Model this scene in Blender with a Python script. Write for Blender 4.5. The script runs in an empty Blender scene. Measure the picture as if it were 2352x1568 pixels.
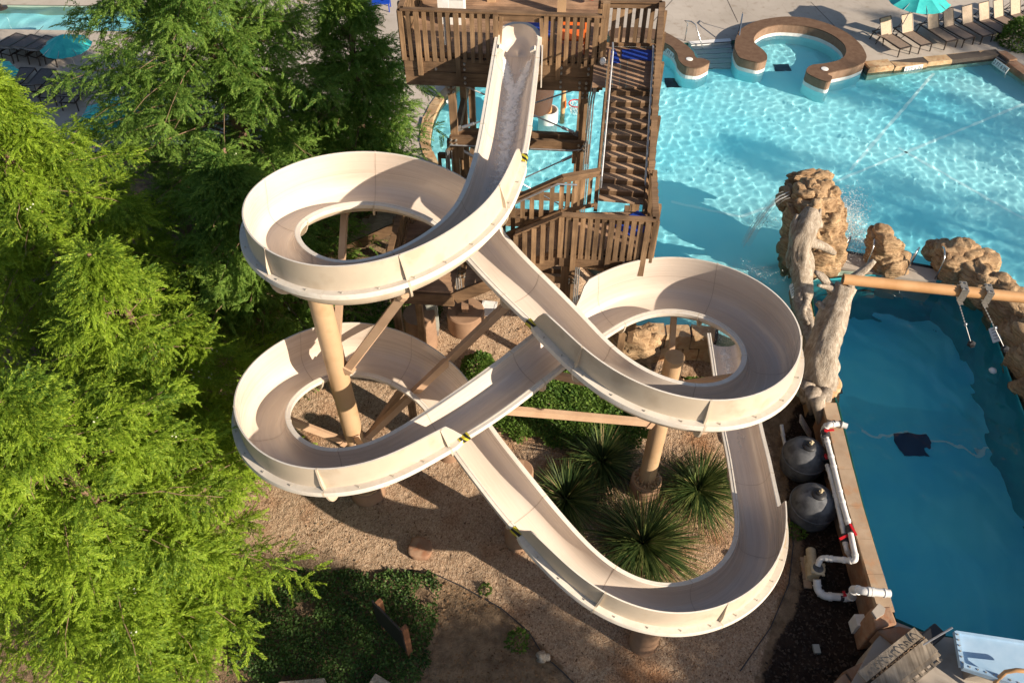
import bpy, bmesh, math, random
import numpy as np
from mathutils import Vector, Matrix, noise as mnoise
from mathutils.geometry import tessellate_polygon
random.seed(7); RNG = np.random.default_rng(7)
R = math.radians
SC = bpy.context.scene
COL = SC.collection

# ------------------------------------------------------------------ camera
FPX = 1829.0; TH = R(48.0); CAMH = 20.1
_c, _s = math.cos(TH), math.sin(TH)
cam = bpy.data.cameras.new("Camera"); cam.sensor_width = 36.0; cam.lens = 36.0 * FPX / 2352.0
cam.clip_start = 0.1; cam.clip_end = 900
camo = bpy.data.objects.new("Camera", cam); COL.objects.link(camo)
camo.location = (0, 0, CAMH); camo.rotation_euler = (R(90) - TH, 0, 0)
SC.camera = camo

def at(u, v, z=0.0):
    """survey helper: the point of the photo (2352 px wide) that lies at height z"""
    dx = (u - 1176) / FPX; dy = -(v - 784) / FPX
    d = np.array([dx, _c + dy * _s, -_s + dy * _c])
    return d * ((z - CAMH) / d[2]) + np.array([0, 0, CAMH])
def sstep(a, b, x):
    t = np.clip((np.asarray(x, float) - a) / (b - a), 0, 1); return t * t * (3 - 2 * t)
def gz(x, y):
    """the garden rises gently from the low loop up to the wading pool"""
    return 1.0 * sstep(13.0, 20.5, y) * (1 - sstep(2.2, 3.6, x))
def gat(u, v, h=0.0):
    z = 0.0
    for _ in range(14):
        p = at(u, v, z + h); z = float(gz(p[0], p[1]))
    return at(u, v, z + h)
def aty(u, v, y):
    """same, for a point known to stand at distance y"""
    dx = (u - 1176) / FPX; dy = -(v - 784) / FPX
    d = np.array([dx, _c + dy * _s, -_s + dy * _c])
    return d * (y / d[1]) + np.array([0, 0, CAMH])

# ------------------------------------------------------------------ light
SUN_AZ = (-0.84, 0.54)          # where shadows fall in plan
SUN_EL = R(25)
w = bpy.data.worlds.new("World"); SC.world = w; w.use_nodes = True
nt = w.node_tree; bg = nt.nodes['Background']
sk = nt.nodes.new('ShaderNodeTexSky'); sk.sky_type = 'NISHITA'; sk.sun_disc = False
sk.sun_elevation = SUN_EL
sx, sy = -SUN_AZ[0], -SUN_AZ[1]
sk.sun_rotation = math.atan2(sx, sy)
sk.air_density = 1.0; sk.dust_density = 1.2
bg.inputs[1].default_value = 0.07
nt.links.new(sk.outputs[0], bg.inputs[0])
sl = bpy.data.lights.new("Sun", 'SUN'); sl.energy = 5.0; sl.angle = R(0.5); sl.color = (1.0, 0.86, 0.69)
try: sl.cycles.is_caustics_light = True
except Exception: pass
slo = bpy.data.objects.new("Sun", sl); COL.objects.link(slo)
ld = Vector((SUN_AZ[0] * math.cos(SUN_EL), SUN_AZ[1] * math.cos(SUN_EL), -math.sin(SUN_EL)))
slo.rotation_euler = ld.to_track_quat('-Z', 'Y').to_euler()
slo.location = (30, -20, 40)
vs = SC.view_settings; vs.view_transform = 'Standard'; vs.look = 'None'; vs.gamma = 1.0; vs.exposure = 0.76

# ------------------------------------------------------------------ objects
def wloc(o):
    v = Vector((0, 0, 0))
    while o is not None:
        v += o.location; o = o.parent
    return v
def tag(o, label=None, cat=None, group=None, kind=None):
    if label: o['label'] = label
    if cat: o['category'] = cat
    if group: o['group'] = group
    if kind: o['kind'] = kind
    return o
def thing(name, label, cat, loc=(0, 0, 0), group=None):
    o = bpy.data.objects.new(name, None); COL.objects.link(o)
    o.location = Vector([float(a) for a in loc]); o.empty_display_size = 0.2
    return tag(o, label, cat, group)
def mesh_obj(name, V, F, mats, mi=None, parent=None, smooth=False, loc=None):
    V = np.asarray(V, dtype=float).reshape(-1, 3)
    org = np.array(wloc(parent)) if parent is not None else (np.array(loc, dtype=float) if loc is not None else np.zeros(3))
    V = V - org
    m = bpy.data.meshes.new(name)
    m.from_pydata(V.tolist(), [], [tuple(int(i) for i in f) for f in F])
    if not isinstance(mats, (list, tuple)): mats = [mats]
    for a in mats: m.materials.append(a)
    if mi is not None: m.polygons.foreach_set('material_index', [int(a) for a in mi])
    if smooth is True: m.polygons.foreach_set('use_smooth', [True] * len(m.polygons))
    elif smooth: 
        m.polygons.foreach_set('use_smooth', [True] * len(m.polygons))
        try: m.set_sharp_from_angle(angle=smooth)
        except Exception: pass
    m.update()
    o = bpy.data.objects.new(name, m); COL.objects.link(o)
    if parent is not None: o.parent = parent
    elif loc is not None: o.location = org
    return o
def fast_mesh(name, V, F3, mats, parent=None, mi=None, smooth=False):
    """numpy triangles/quads with constant face size"""
    V = np.asarray(V, dtype=np.float32).reshape(-1, 3); F3 = np.asarray(F3, dtype=np.int32)
    if parent is not None: V = V - np.array(wloc(parent), dtype=np.float32)
    n, k = F3.shape
    m = bpy.data.meshes.new(name)
    m.vertices.add(len(V)); m.vertices.foreach_set('co', V.ravel())
    m.loops.add(n * k); m.loops.foreach_set('vertex_index', F3.ravel())
    m.polygons.add(n); m.polygons.foreach_set('loop_start', np.arange(0, n * k, k, dtype=np.int32))
    m.polygons.foreach_set('loop_total', np.full(n, k, dtype=np.int32))
    if not isinstance(mats, (list, tuple)): mats = [mats]
    for a in mats: m.materials.append(a)
    if mi is not None: m.polygons.foreach_set('material_index', np.asarray(mi, dtype=np.int32))
    if smooth: m.polygons.foreach_set('use_smooth', np.ones(n, dtype=bool))
    m.update(calc_edges=True); m.validate()
    o = bpy.data.objects.new(name, m); COL.objects.link(o)
    if parent is not None: o.parent = parent
    return o
def copy_tree(o, parent=None):
    c = o.copy(); COL.objects.link(c); c.parent = parent
    for ch in [x for x in bpy.data.objects if x.parent == o]: copy_tree(ch, c)
    return c

class MB:
    """collects shapes, then links them as one mesh"""
    def __init__(s): s.V = []; s.F = []; s.M = []
    def add(s, V, F, m=0):
        n = len(s.V); s.V.extend([tuple(float(c) for c in p) for p in V])
        s.F.extend([tuple(i + n for i in f) for f in F]); s.M.extend([m] * len(F)); return s
    def hexa(s, P, m=0):   # 8 points: bottom 4 ccw, top 4 ccw
        return s.add(P, [(3, 2, 1, 0), (4, 5, 6, 7), (0, 1, 5, 4), (1, 2, 6, 5), (2, 3, 7, 6), (3, 0, 4, 7)], m)
    def box(s, c, sz, ax=None, m=0):
        c = np.array(c, float); ax = np.eye(3) if ax is None else np.array(ax, float)
        h = np.array(sz, float) / 2; P = []
        for z in (-1, 1):
            for x, y in ((-1, -1), (1, -1), (1, 1), (-1, 1)):
                P.append(c + ax[0] * x * h[0] + ax[1] * y * h[1] + ax[2] * z * h[2])
        return s.hexa(P, m)
    def beam(s, p, q, wd, ht, up=(0, 0, 1), m=0):
        p, q = np.array(p, float), np.array(q, float); d = q - p; L = np.linalg.norm(d); d /= L
        up = np.array(up, float)
        if abs(d @ up) > .98: up = np.array((0, 1, 0.))
        sd = np.cross(d, up); sd /= np.linalg.norm(sd); u2 = np.cross(sd, d)
        return s.box((p + q) / 2, (L, wd, ht), (d, sd, u2), m)
    def tube(s, P, r, n=10, m=0, cap=True, close=False):
        P = [np.array(p, float) for p in P]; k = len(P)
        rr = [r] * k if np.isscalar(r) else list(r)
        base = len(s.V); ref = np.array((0.31, 0.17, 0.93)); prev = None
        for i in range(k):
            a = P[(i - 1) % k] if (i > 0 or close) else P[i]; b = P[(i + 1) % k] if (i < k - 1 or close) else P[i]
            t = b - a; t = t / (np.linalg.norm(t) + 1e-9)
            if prev is None:
                x = np.cross(ref, t); x /= np.linalg.norm(x) + 1e-9
            else:
                x = prev - t * (prev @ t); x /= np.linalg.norm(x) + 1e-9
            prev = x; y = np.cross(t, x)
            for j in range(n):
                an = 2 * math.pi * j / n
                s.V.append(tuple(P[i] + rr[i] * (x * math.cos(an) + y * math.sin(an))))
        for i in range(k if close else k - 1):
            for j in range(n):
                a = base + i * n + j; b = base + i * n + (j + 1) % n
                c = base + ((i + 1) % k) * n + (j + 1) % n; d = base + ((i + 1) % k) * n + j
                s.F.append((a, b, c, d)); s.M.append(m)
        if cap and not close:
            s.F.append(tuple(base + j for j in reversed(range(n)))); s.M.append(m)
            s.F.append(tuple(base + (k - 1) * n + j for j in range(n))); s.M.append(m)
        return s
    def cyl(s, p, q, r0, r1=None, n=16, m=0): return s.tube([p, q], [r0, r0 if r1 is None else r1], n, m)
    def lathe(s, c, prof, n=24, m=0, a0=0.0, a1=2 * math.pi):
        base = len(s.V); full = abs(a1 - a0 - 2 * math.pi) < 1e-6; k = n if full else n + 1
        for (r, z) in prof:
            for j in range(k):
                a = a0 + (a1 - a0) * j / n
                s.V.append((c[0] + r * math.cos(a), c[1] + r * math.sin(a), c[2] + z))
        for i in range(len(prof) - 1):
            for j in range(n):
                j2 = (j + 1) % k
                s.F.append((base + i * k + j, base + i * k + j2, base + (i + 1) * k + j2, base + (i + 1) * k + j)); s.M.append(m)
        return s
    def prism(s, poly, z0, z1, m=0, mt=None):
        n = len(poly); P = [(p[0], p[1], z0) for p in poly] + [(p[0], p[1], z1) for p in poly]
        ar = sum(poly[i][0] * poly[(i + 1) % n][1] - poly[(i + 1) % n][0] * poly[i][1] for i in range(n))
        base = len(s.V); s.V.extend([tuple(float(c) for c in p) for p in P])
        T = tessellate_polygon([[Vector((p[0], p[1], 0)) for p in poly]])
        for t in T:
            a, b, c = t
            cr = (poly[b][0] - poly[a][0]) * (poly[c][1] - poly[a][1]) - (poly[b][1] - poly[a][1]) * (poly[c][0] - poly[a][0])
            if cr < 0: b, c = c, b
            s.F.append((base + n + a, base + n + b, base + n + c)); s.M.append(m if mt is None else mt)
            s.F.append((base + c, base + b, base + a)); s.M.append(m)
        for i in range(n):
            j = (i + 1) % n
            f = (base + i, base + j, base + n + j, base + n + i)
            s.F.append(f if ar > 0 else tuple(reversed(f))); s.M.append(m)
        return s
    def build(s, name, mats, parent=None, smooth=False, loc=None):
        return mesh_obj(name, s.V, s.F, mats, s.M, parent, smooth, loc)
AUTO = R(35)

def sheet(name, outer, holes, z, mat):
    rings = [[Vector((float(p[0]), float(p[1]), 0)) for p in outer]] + [[Vector((float(p[0]), float(p[1]), 0)) for p in h] for h in holes]
    T = tessellate_polygon(rings); P = [p for r in rings for p in r]
    F = []
    for a, b, c in T:
        cr = (P[b] - P[a]).cross(P[c] - P[a]).z
        F.append((a, b, c) if cr > 0 else (a, c, b))
    o = mesh_obj(name, [(p.x, p.y, z) for p in P], F, mat); o['kind'] = 'structure'
    return o
def inside(poly, X, Y):
    poly = np.asarray(poly)[:, :2]; r = np.zeros(X.shape, bool); n = len(poly); j = n - 1
    for i in range(n):
        xi, yi = poly[i]; xj, yj = poly[j]
        c = ((yi > Y) != (yj > Y)) & (X < (xj - xi) * (Y - yi) / (yj - yi + 1e-12) + xi)
        r ^= c; j = i
    return r

# ------------------------------------------------------------------ materials
def new_mat(name):
    m = bpy.data.materials.new(name); m.use_nodes = True
    return m, m.node_tree, m.node_tree.nodes['Principled BSDF']
def ramp(nt, fac, stops):
    r = nt.nodes.new('ShaderNodeValToRGB'); e = r.color_ramp.elements
    while len(e) < len(stops): e.new(0.5)
    for i, (p, c) in enumerate(stops): e[i].position = p; e[i].color = (*c, 1)
    nt.links.new(fac, r.inputs[0]); return r.outputs[0]
def mixc(nt, fac, a, b, mode='MIX'):
    n = nt.nodes.new('ShaderNodeMix'); n.data_type = 'RGBA'; n.blend_type = mode
    if isinstance(fac, (int, float)): n.inputs[0].default_value = fac
    else: nt.links.new(fac, n.inputs[0])
    for i, x in ((6, a), (7, b)):
        if isinstance(x, tuple): n.inputs[i].default_value = (*x, 1)
        else: nt.links.new(x, n.inputs[i])
    return n.outputs[2]
def tex(nt, kind, scale, vec=None, **kw):
    n = nt.nodes.new('ShaderNodeTex' + kind)
    if 'Scale' in n.inputs: n.inputs['Scale'].default_value = scale
    for k, v in kw.items():
        if k in n.inputs: n.inputs[k].default_value = v
        else: setattr(n, k, v)
    if vec is not None: nt.links.new(vec, n.inputs['Vector'])
    return n
def coords(nt, sc=(1, 1, 1)):
    g = nt.nodes.new('ShaderNodeNewGeometry'); mp = nt.nodes.new('ShaderNodeMapping')
    mp.inputs['Scale'].default_value = sc; nt.links.new(g.outputs['Position'], mp.inputs[0]); return mp.outputs[0]
def bump(nt, b, h, strength=.4, dist=.02, base=None):
    n = nt.nodes.new('ShaderNodeBump'); n.inputs['Strength'].default_value = strength; n.inputs['Distance'].default_value = dist
    nt.links.new(h, n.inputs['Height'])
    if base is not None: nt.links.new(base, n.inputs['Normal'])
    if b is not None: nt.links.new(n.outputs[0], b.inputs['Normal'])
    return n.outputs[0]
def mottled(name, c1, c2, scale=2.0, rough=.6, bs=.25, bd=.01, bscale=30, detail=6, sc=(1, 1, 1), c3=None, s3=None, metal=0.0, lo=.35, hi=.65, spec=None, coat=0.0):
    m, nt, b = new_mat(name); v = coords(nt, sc)
    n = tex(nt, 'Noise', scale, v, Detail=detail, Roughness=.6)
    col = ramp(nt, n.outputs[0], [(lo, c1), (hi, c2)])
    if c3:
        n3 = tex(nt, 'Noise', s3 or scale * 9, v, Detail=4)
        f = ramp(nt, n3.outputs[0], [(.52, (0, 0, 0)), (.66, (1, 1, 1))]); col = mixc(nt, f, col, c3)
    nt.links.new(col, b.inputs['Base Color']); b.inputs['Roughness'].default_value = rough; b.inputs['Metallic'].default_value = metal
    if spec is not None: b.inputs['Specular IOR Level'].default_value = spec
    if coat: b.inputs['Coat Weight'].default_value = coat; b.inputs['Coat Roughness'].default_value = .25
    n2 = tex(nt, 'Noise', bscale, v, Detail=4)
    if bs: bump(nt, b, n2.outputs[0], bs, bd)
    return m
def plain(name, c, rough=.5, metal=0.0, var=.12, spec=None):
    c2 = tuple(x * (1 - var) for x in c); return mottled(name, c2, c, 6, rough, .08, .004, 60, metal=metal, spec=spec)
def wood(name, c1, c2, axis, rough=.75, spec=.25):
    m, nt, b = new_mat(name)
    sc = [14, 14, 14]; sc[axis] = .9
    v = coords(nt, tuple(sc)); n = tex(nt, 'Noise', 1.0, v, Detail=6, Roughness=.65, Distortion=.4)
    v2 = coords(nt); n2 = tex(nt, 'Noise', 1.7, v2, Detail=3)
    col = ramp(nt, n.outputs[0], [(.3, c1), (.7, c2)])
    f = ramp(nt, n2.outputs[0], [(.35, (.62, .6, .58)), (.65, (1.12, 1.1, 1.06))])
    col = mixc(nt, 1.0, col, f, 'MULTIPLY')
    gi = nt.nodes.new('ShaderNodeNewGeometry'); vr = ramp(nt, gi.outputs['Random Per Island'], [(0, (.70, .69, .68)), (.5, (1, 1, 1)), (1, (1.28, 1.25, 1.2))]); col = mixc(nt, 1.0, col, vr, 'MULTIPLY')
    nt.links.new(col, b.inputs['Base Color']); b.inputs['Roughness'].default_value = rough
    b.inputs['Specular IOR Level'].default_value = spec
    bump(nt, b, n.outputs[0], .5, .006)
    return m
def leafmat(name, c1, c2, c3, trans=.45):
    m, nt, b = new_mat(name); v = coords(nt)
    n = tex(nt, 'Noise', 1.1, v, Detail=4); g = nt.nodes.new('ShaderNodeNewGeometry')
    col = ramp(nt, n.outputs[0], [(.35, c1), (.62, c2)])
    f = ramp(nt, g.outputs['Random Per Island'], [(.55, (0, 0, 0)), (1, (1, 1, 1))])
    col = mixc(nt, f, col, c3)
    nt.links.new(col, b.inputs['Base Color']); b.inputs['Roughness'].default_value = .55; b.inputs['Specular IOR Level'].default_value = .2
    t = nt.nodes.new('ShaderNodeBsdfTranslucent'); nt.links.new(mixc(nt, .5, col, c3), t.inputs[0])
    mx = nt.nodes.new('ShaderNodeMixShader'); mx.inputs[0].default_value = trans
    nt.links.new(b.outputs[0], mx.inputs[1]); nt.links.new(t.outputs[0], mx.inputs[2])
    nt.links.new(mx.outputs[0], nt.nodes['Material Output'].inputs[0])
    return m
MT = {}
# slide fibreglass : streaks and water marks follow the run of the trough
def fib_inside():
    m, nt, b = new_mat('fibreglass_inside'); a = nt.nodes.new('ShaderNodeAttribute'); a.attribute_name = 'run'
    mp = nt.nodes.new('ShaderNodeMapping'); mp.inputs['Scale'].default_value = (.28, 6, 1); nt.links.new(a.outputs['Vector'], mp.inputs[0])
    n = tex(nt, 'Noise', 1.0, mp.outputs[0], Detail=5, Roughness=.6); v = coords(nt); n2 = tex(nt, 'Noise', .7, v, Detail=4); n3 = tex(nt, 'Noise', 26, v, Detail=3)
    col = ramp(nt, n2.outputs[0], [(.35, (.605, .51, .425)), (.65, (.66, .57, .485))])
    st = ramp(nt, n.outputs[0], [(.26, (.945, .925, .90)), (.48, (1, 1, 1)), (.62, (1, 1, 1)), (.74, (1.03, 1.025, 1.02))]); col = mixc(nt, 1.0, col, st, 'MULTIPLY')
    nt.links.new(col, b.inputs['Base Color']); rr = ramp(nt, n.outputs[0], [(.4, (.16,) * 3), (.62, (.42,) * 3)]); nt.links.new(rr, b.inputs['Roughness'])
    b.inputs['Specular IOR Level'].default_value = .5; b.inputs['Coat Weight'].default_value = .25; b.inputs['Coat Roughness'].default_value = .15
    bump(nt, b, n3.outputs[0], .08, .006); return m
def rock_mat(name, c1, c2, c3, sc, crack):
    m, nt, b = new_mat(name); v = coords(nt, (1, 1, 1.9)); n = tex(nt, 'Noise', sc, v, Detail=8, Roughness=.65); n2 = tex(nt, 'Noise', sc * 4, v, Detail=6, Roughness=.7)
    wv = nt.nodes.new('ShaderNodeVectorMath'); wv.operation = 'ADD'; sc_ = nt.nodes.new('ShaderNodeVectorMath'); sc_.operation = 'SCALE'; sc_.inputs['Scale'].default_value = .35
    nt.links.new(n2.outputs['Color'], sc_.inputs[0]); nt.links.new(v, wv.inputs[0]); nt.links.new(sc_.outputs[0], wv.inputs[1])
    vo = tex(nt, 'Voronoi', crack, wv.outputs[0], feature='DISTANCE_TO_EDGE')
    col = ramp(nt, n.outputs[0], [(.3, c1), (.68, c2)]); f = ramp(nt, n2.outputs[0], [(.54, (0, 0, 0)), (.68, (1, 1, 1))]); col = mixc(nt, f, col, c3)
    ck = ramp(nt, vo.outputs['Distance'], [(0, (.42, .36, .31)), (.03, (1, 1, 1))]); msk = ramp(nt, n.outputs[0], [(.46, (0, 0, 0)), (.58, (.8, .8, .8))]); col = mixc(nt, msk, col, mixc(nt, 1.0, col, ck, 'MULTIPLY'))
    ws = tex(nt, 'Wave', 1.3, v, wave_type='BANDS', bands_direction='Z', Distortion=13, Detail=5); wc = ramp(nt, ws.outputs['Fac'], [(.05, (.62, .54, .47)), (.4, (1, 1, 1))]); col = mixc(nt, .5, col, mixc(nt, 1.0, col, wc, 'MULTIPLY'))
    nt.links.new(col, b.inputs['Base Color']); b.inputs['Roughness'].default_value = .85; b.inputs['Specular IOR Level'].default_value = .2
    ckh = ramp(nt, vo.outputs['Distance'], [(0, (0, 0, 0)), (.08, (1, 1, 1))]); b0 = bump(nt, None, ws.outputs['Fac'], .35, .05); b1 = bump(nt, None, ckh, .25, .03, b0); bump(nt, b, n2.outputs[0], 1.0, .06, b1); return m
MT['rock'] = rock_mat('carved_rock', (.235, .14, .075), (.56, .395, .23), (.20, .12, .065), 1.3, 1.7)
MT['fib_in'] = fib_inside()
MT['fib_rim'] = mottled('fibreglass_rim', (.62, .565, .49), (.69, .64, .565), 3, .5, .1, .003, 60, c3=(.62, .56, .475), s3=9, spec=.3)
MT['fib_out'] = mottled('fibreglass_outside', (.515, .435, .335), (.58, .495, .385), 1.0, .6, .25, .004, 55, c3=(.48, .395, .295), s3=2.0, spec=.25)
MT['seam'] = plain('seam_sealant', (.44, .35, .28), .6)
MT['steel_tan'] = mottled('painted_steel_tan', (.46, .305, .175), (.52, .355, .21), 1.0, .5, .05, .003, 20, c3=(.43, .28, .155), s3=2, spec=.35)
MT['steel_arm'] = mottled('painted_steel_brown', (.40, .26, .165), (.47, .32, .21), 2, .5, .05, .003, 20, spec=.35)
MT['wood_z'] = wood('weathered_wood_upright', (.15, .093, .053), (.335, .222, .13), 2)
MT['wood_x'] = wood('weathered_wood_level', (.122, .075, .044), (.255, .163, .095), 0)
MT['wood_y'] = wood('weathered_wood_deep', (.122, .075, .044), (.255, .163, .095), 1)
MT['tread'] = wood('deck_board', (.32, .215, .14), (.50, .355, .245), 0)
MT['deckb'] = wood('platform_board', (.23, .145, .095), (.38, .25, .165), 0)
MT['bolt'] = mottled('galvanised_bolt', (.36, .34, .30), (.55, .53, .48), 30, .45, 0, metal=.6)
MT['galv'] = mottled('galvanised_pipe', (.40, .41, .42), (.56, .57, .58), 12, .38, 0, metal=.7)
MT['bracket'] = mottled('bracket_steel', (.20, .19, .17), (.32, .30, .27), 12, .5, 0, metal=.4)
MT['chrome'] = plain('stainless_rail', (.62, .62, .62), .22, 1.0)
MT['gravel_foot'] = None
MT['conc'] = mottled('concrete_deck', (.36, .315, .265), (.47, .42, .36), .35, .85, .3, .006, 45, c3=(.33, .285, .235), s3=1.1, spec=.2)
MT['pier'] = mottled('painted_pier', (.27, .165, .105), (.35, .22, .14), 2, .8, .2, .005, 30, spec=.2)
MT['sandstone'] = mottled('sandstone', (.34, .22, .12), (.55, .40, .24), 1.6, .85, .6, .03, 9, c3=(.40, .23, .12), s3=4.5, spec=.15)
MT['rock0'] = mottled('carved_rock', (.30, .175, .09), (.60, .425, .25), 1.1, .85, .9, .05, 5, sc=(1, 1, 2.2), c3=(.24, .145, .08), s3=3.6, spec=.15)
MT['redstone'] = mottled('red_flagstone', (.24, .13, .08), (.40, .26, .17), 1.8, .85, .5, .02, 12, c3=(.33, .16, .09), s3=4, spec=.15)
MT['coping'] = mottled('coping_stone', (.32, .225, .15), (.44, .33, .23), 1.2, .85, .35, .01, 26, c3=(.40, .24, .14), s3=3, spec=.15)
MT['drift'] = mottled('driftwood', (.25, .20, .15), (.50, .43, .35), 3.2, .8, .8, .04, 14, sc=(3.2, 3.2, .6), c3=(.30, .245, .19), s3=8, spec=.15)
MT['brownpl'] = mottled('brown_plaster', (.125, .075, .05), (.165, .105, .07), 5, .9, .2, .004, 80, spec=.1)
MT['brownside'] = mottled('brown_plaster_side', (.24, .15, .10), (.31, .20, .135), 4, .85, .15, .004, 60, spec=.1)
MT['white'] = plain('white_paint', (.80, .79, .76), .45)
MT['pvc'] = mottled('white_pvc', (.66, .65, .62), (.80, .79, .77), 5, .38, 0, spec=.4)
MT['black'] = plain('black_plastic', (.02, .02, .022), .45)
MT['rubber'] = plain('dark_clamp', (.035, .035, .04), .6)
MT['red'] = plain('red_plastic', (.55, .015, .02), .35)
MT['orange'] = plain('orange_plastic', (.75, .17, .03), .45)
MT['bluemat'] = mottled('blue_matting', (.005, .03, .24), (.012, .055, .36), 20, .6, .5, .01, 60)
MT['blue'] = plain('blue_plastic', (.01, .06, .42), .4)
MT['teal'] = mottled('teal_canvas', (.02, .40, .40), (.05, .52, .50), 3, .75, .1, .004, 50)
MT['sling'] = mottled('sling_fabric', (.40, .31, .22), (.48, .38, .28), 12, .8, .2, .003, 90)
MT['sling_s'] = mottled('seat_fabric', (.20, .145, .11), (.26, .19, .145), 12, .8, .2, .003, 90)
MT['sling_d'] = mottled('dark_sling_fabric', (.10, .085, .08), (.14, .12, .115), 12, .8, .2, .003, 90)
MT['frame'] = plain('dark_frame', (.035, .025, .02), .4)
MT['yellow'] = plain('yellow_vinyl', (.55, .42, .02), .5)
MT['tank'] = mottled('tank_grey', (.045, .047, .052), (.165, .17, .178), 1.9, .55, .15, .006, 22, c3=(.05, .052, .06), s3=3.4, spec=.35)
MT['grey'] = plain('grey_paint', (.36, .37, .33), .5)
MT['cream'] = mottled('pump_cream', (.46, .37, .23), (.60, .50, .33), 4, .5, .1, .004, 40)
MT['pipe_o'] = mottled('tan_pipe', (.50, .27, .115), (.60, .345, .165), 1.5, .5, .06, .002, 40, spec=.3)
MT['bark'] = mottled('bark', (.16, .10, .065), (.33, .22, .15), 4, .9, .8, .03, 14, sc=(3, 3, .5), spec=.1)
MT['twig'] = mottled('twig', (.17, .11, .065), (.27, .18, .11), 5, .85, 0)
MT['leaf_a'] = leafmat('cypress_bright', (.08, .16, .018), (.25, .38, .03), (.38, .50, .05), .44)
MT['leaf_b'] = leafmat('cypress_dark', (.07, .165, .03), (.18, .31, .05), (.29, .41, .08), .5)
MT['leaf_y'] = leafmat('sotol_blade', (.018, .042, .012), (.045, .08, .02), (.20, .24, .07), .15)
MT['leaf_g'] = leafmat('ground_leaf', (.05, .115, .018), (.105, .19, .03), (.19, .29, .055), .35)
MT['cone'] = plain('pale_cone', (.52, .55, .38), .7)
# ------------------------------------------------------------------ setting
ZD, ZW = 1.2, 1.1
def gpx(L, h=0.0): return [tuple(gat(u, v, h)[:2]) for u, v in L]
def pxs(L, z): return [tuple(at(u, v, z)[:2]) for u, v in L]
KID = [(1252, 566), (1150, 560), (1088, 520), (1040, 455), (1010, 410), (988, 370), (977, 335), (982, 285), (1003, 240), (1035, 205), (1090, 160)]
BACK = [(1200, 118), (1330, 100), (1400, 78), (1460, 74), (1520, 84), (1556, 100), (1640, 93), (1690, 93), (1700, 75), (1740, 58), (1800, 48), (1860, 50), (1920, 70), (1965, 100), (1975, 130), (1995, 166), (2060, 154), (2130, 146), (2285, 130), (2332, 158), (2420, 215), (2900, 500)]
MAINP = pxs([(1300, 757), (1340, 690), (1488, 632)] + KID + BACK + [(2900, 1100), (2480, 1050), (2400, 930), (2330, 800), (2262, 700), (2180, 648), (2020, 632), (1930, 625), (1880, 640), (1846, 660), (1842, 720), (1856, 800), (1872, 880), (1800, 830), (1620, 757)], ZW)
DEEPP = pxs([(1862, 648), (1874, 760), (1900, 880), (1925, 930), (1982, 1162), (2055, 1421), (2130, 1455), (2352, 1490), (2700, 1560), (2600, 1300), (2420, 1100), (2352, 955), (2317, 864), (2298, 809), (2268, 720), (2240, 690), (2180, 650), (2000, 634)], ZW)
LEFTP = pxs([(-400, 12), (250, 18), (560, 26), (620, 84), (200, 75), (-400, 66)], ZW)

# ground : gravel, bare soil and mulch in one sheet
def ground_mat():
    m, nt, b = new_mat('gravel_and_soil'); v = coords(nt)
    vo = tex(nt, 'Voronoi', 30, v); vo2 = tex(nt, 'Voronoi', 9, v); n1 = tex(nt, 'Noise', .45, v, Detail=5); n2 = tex(nt, 'Noise', 3.2, v, Detail=6, Roughness=.7)
    peb = ramp(nt, vo.outputs['Color'], [(0, (.25, .16, .10)), (.5, (.46, .32, .21)), (1, (.61, .47, .335))])
    red = ramp(nt, n1.outputs[0], [(.52, (1, 1, 1)), (.68, (.78, .58, .45))])
    peb = mixc(nt, 1.0, peb, red, 'MULTIPLY')
    nl = tex(nt, 'Noise', 11, v, Detail=2); lit = ramp(nt, nl.outputs[0], [(.66, (0, 0, 0)), (.70, (1, 1, 1))])
    peb = mixc(nt, lit, peb, (.12, .07, .045))
    soil = ramp(nt, n2.outputs[0], [(.3, (.15, .10, .062)), (.7, (.36, .255, .16))])
    mul = ramp(nt, n2.outputs[0], [(.3, (.018, .013, .011)), (.72, (.060, .042, .032))])
    # which bed: signed masks from position
    sep = nt.nodes.new('ShaderNodeSeparateXYZ'); g = nt.nodes.new('ShaderNodeNewGeometry'); nt.links.new(g.outputs['Position'], sep.inputs[0])
    def math_(op, a, b_=None):
        n = nt.nodes.new('ShaderNodeMath'); n.operation = op
        for i, x in enumerate((a, b_)):
            if x is None: continue
            if isinstance(x, (int, float)): n.inputs[i].default_value = x
            else: nt.links.new(x, n.inputs[i])
        return n.outputs[0]
    wob = math_('MULTIPLY', math_('SUBTRACT', n1.outputs[0], .5), 1.4)
    att = nt.nodes.new('ShaderNodeAttribute'); att.attribute_name = 'bed'
    sp = nt.nodes.new('ShaderNodeSeparateColor'); nt.links.new(att.outputs['Color'], sp.inputs[0])
    def edge(x): 
        a = math_('ADD', x, math_('MULTIPLY', math_('SUBTRACT', n2.outputs[0], .5), .35)); r = nt.nodes.new('ShaderNodeMapRange')
        r.inputs[1].default_value = .47; r.inputs[2].default_value = .53; nt.links.new(a, r.inputs[0]); return r.outputs[0]
    col = mixc(nt, edge(sp.outputs[0]), soil, peb); col = mixc(nt, edge(sp.outputs[1]), col, mul)
    nt.links.new(col, b.inputs['Base Color']); b.inputs['Roughness'].default_value = .95; b.inputs['Specular IOR Level'].default_value = .1
    h = mixc(nt, .5, vo.outputs['Distance'], n2.outputs[0]); dm = tex(nt, 'Voronoi', 2.6, v); dn = ramp(nt, dm.outputs['Distance'], [(0, (0, 0, 0)), (.28, (1, 1, 1))]); h1 = bump(nt, None, dn, .55, .10); h2 = bump(nt, None, vo.outputs['Distance'], .8, .03, h1)
    bump(nt, b, n2.outputs[0], 1.0, .12, h2)
    return m
MT['ground'] = ground_mat()
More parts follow.
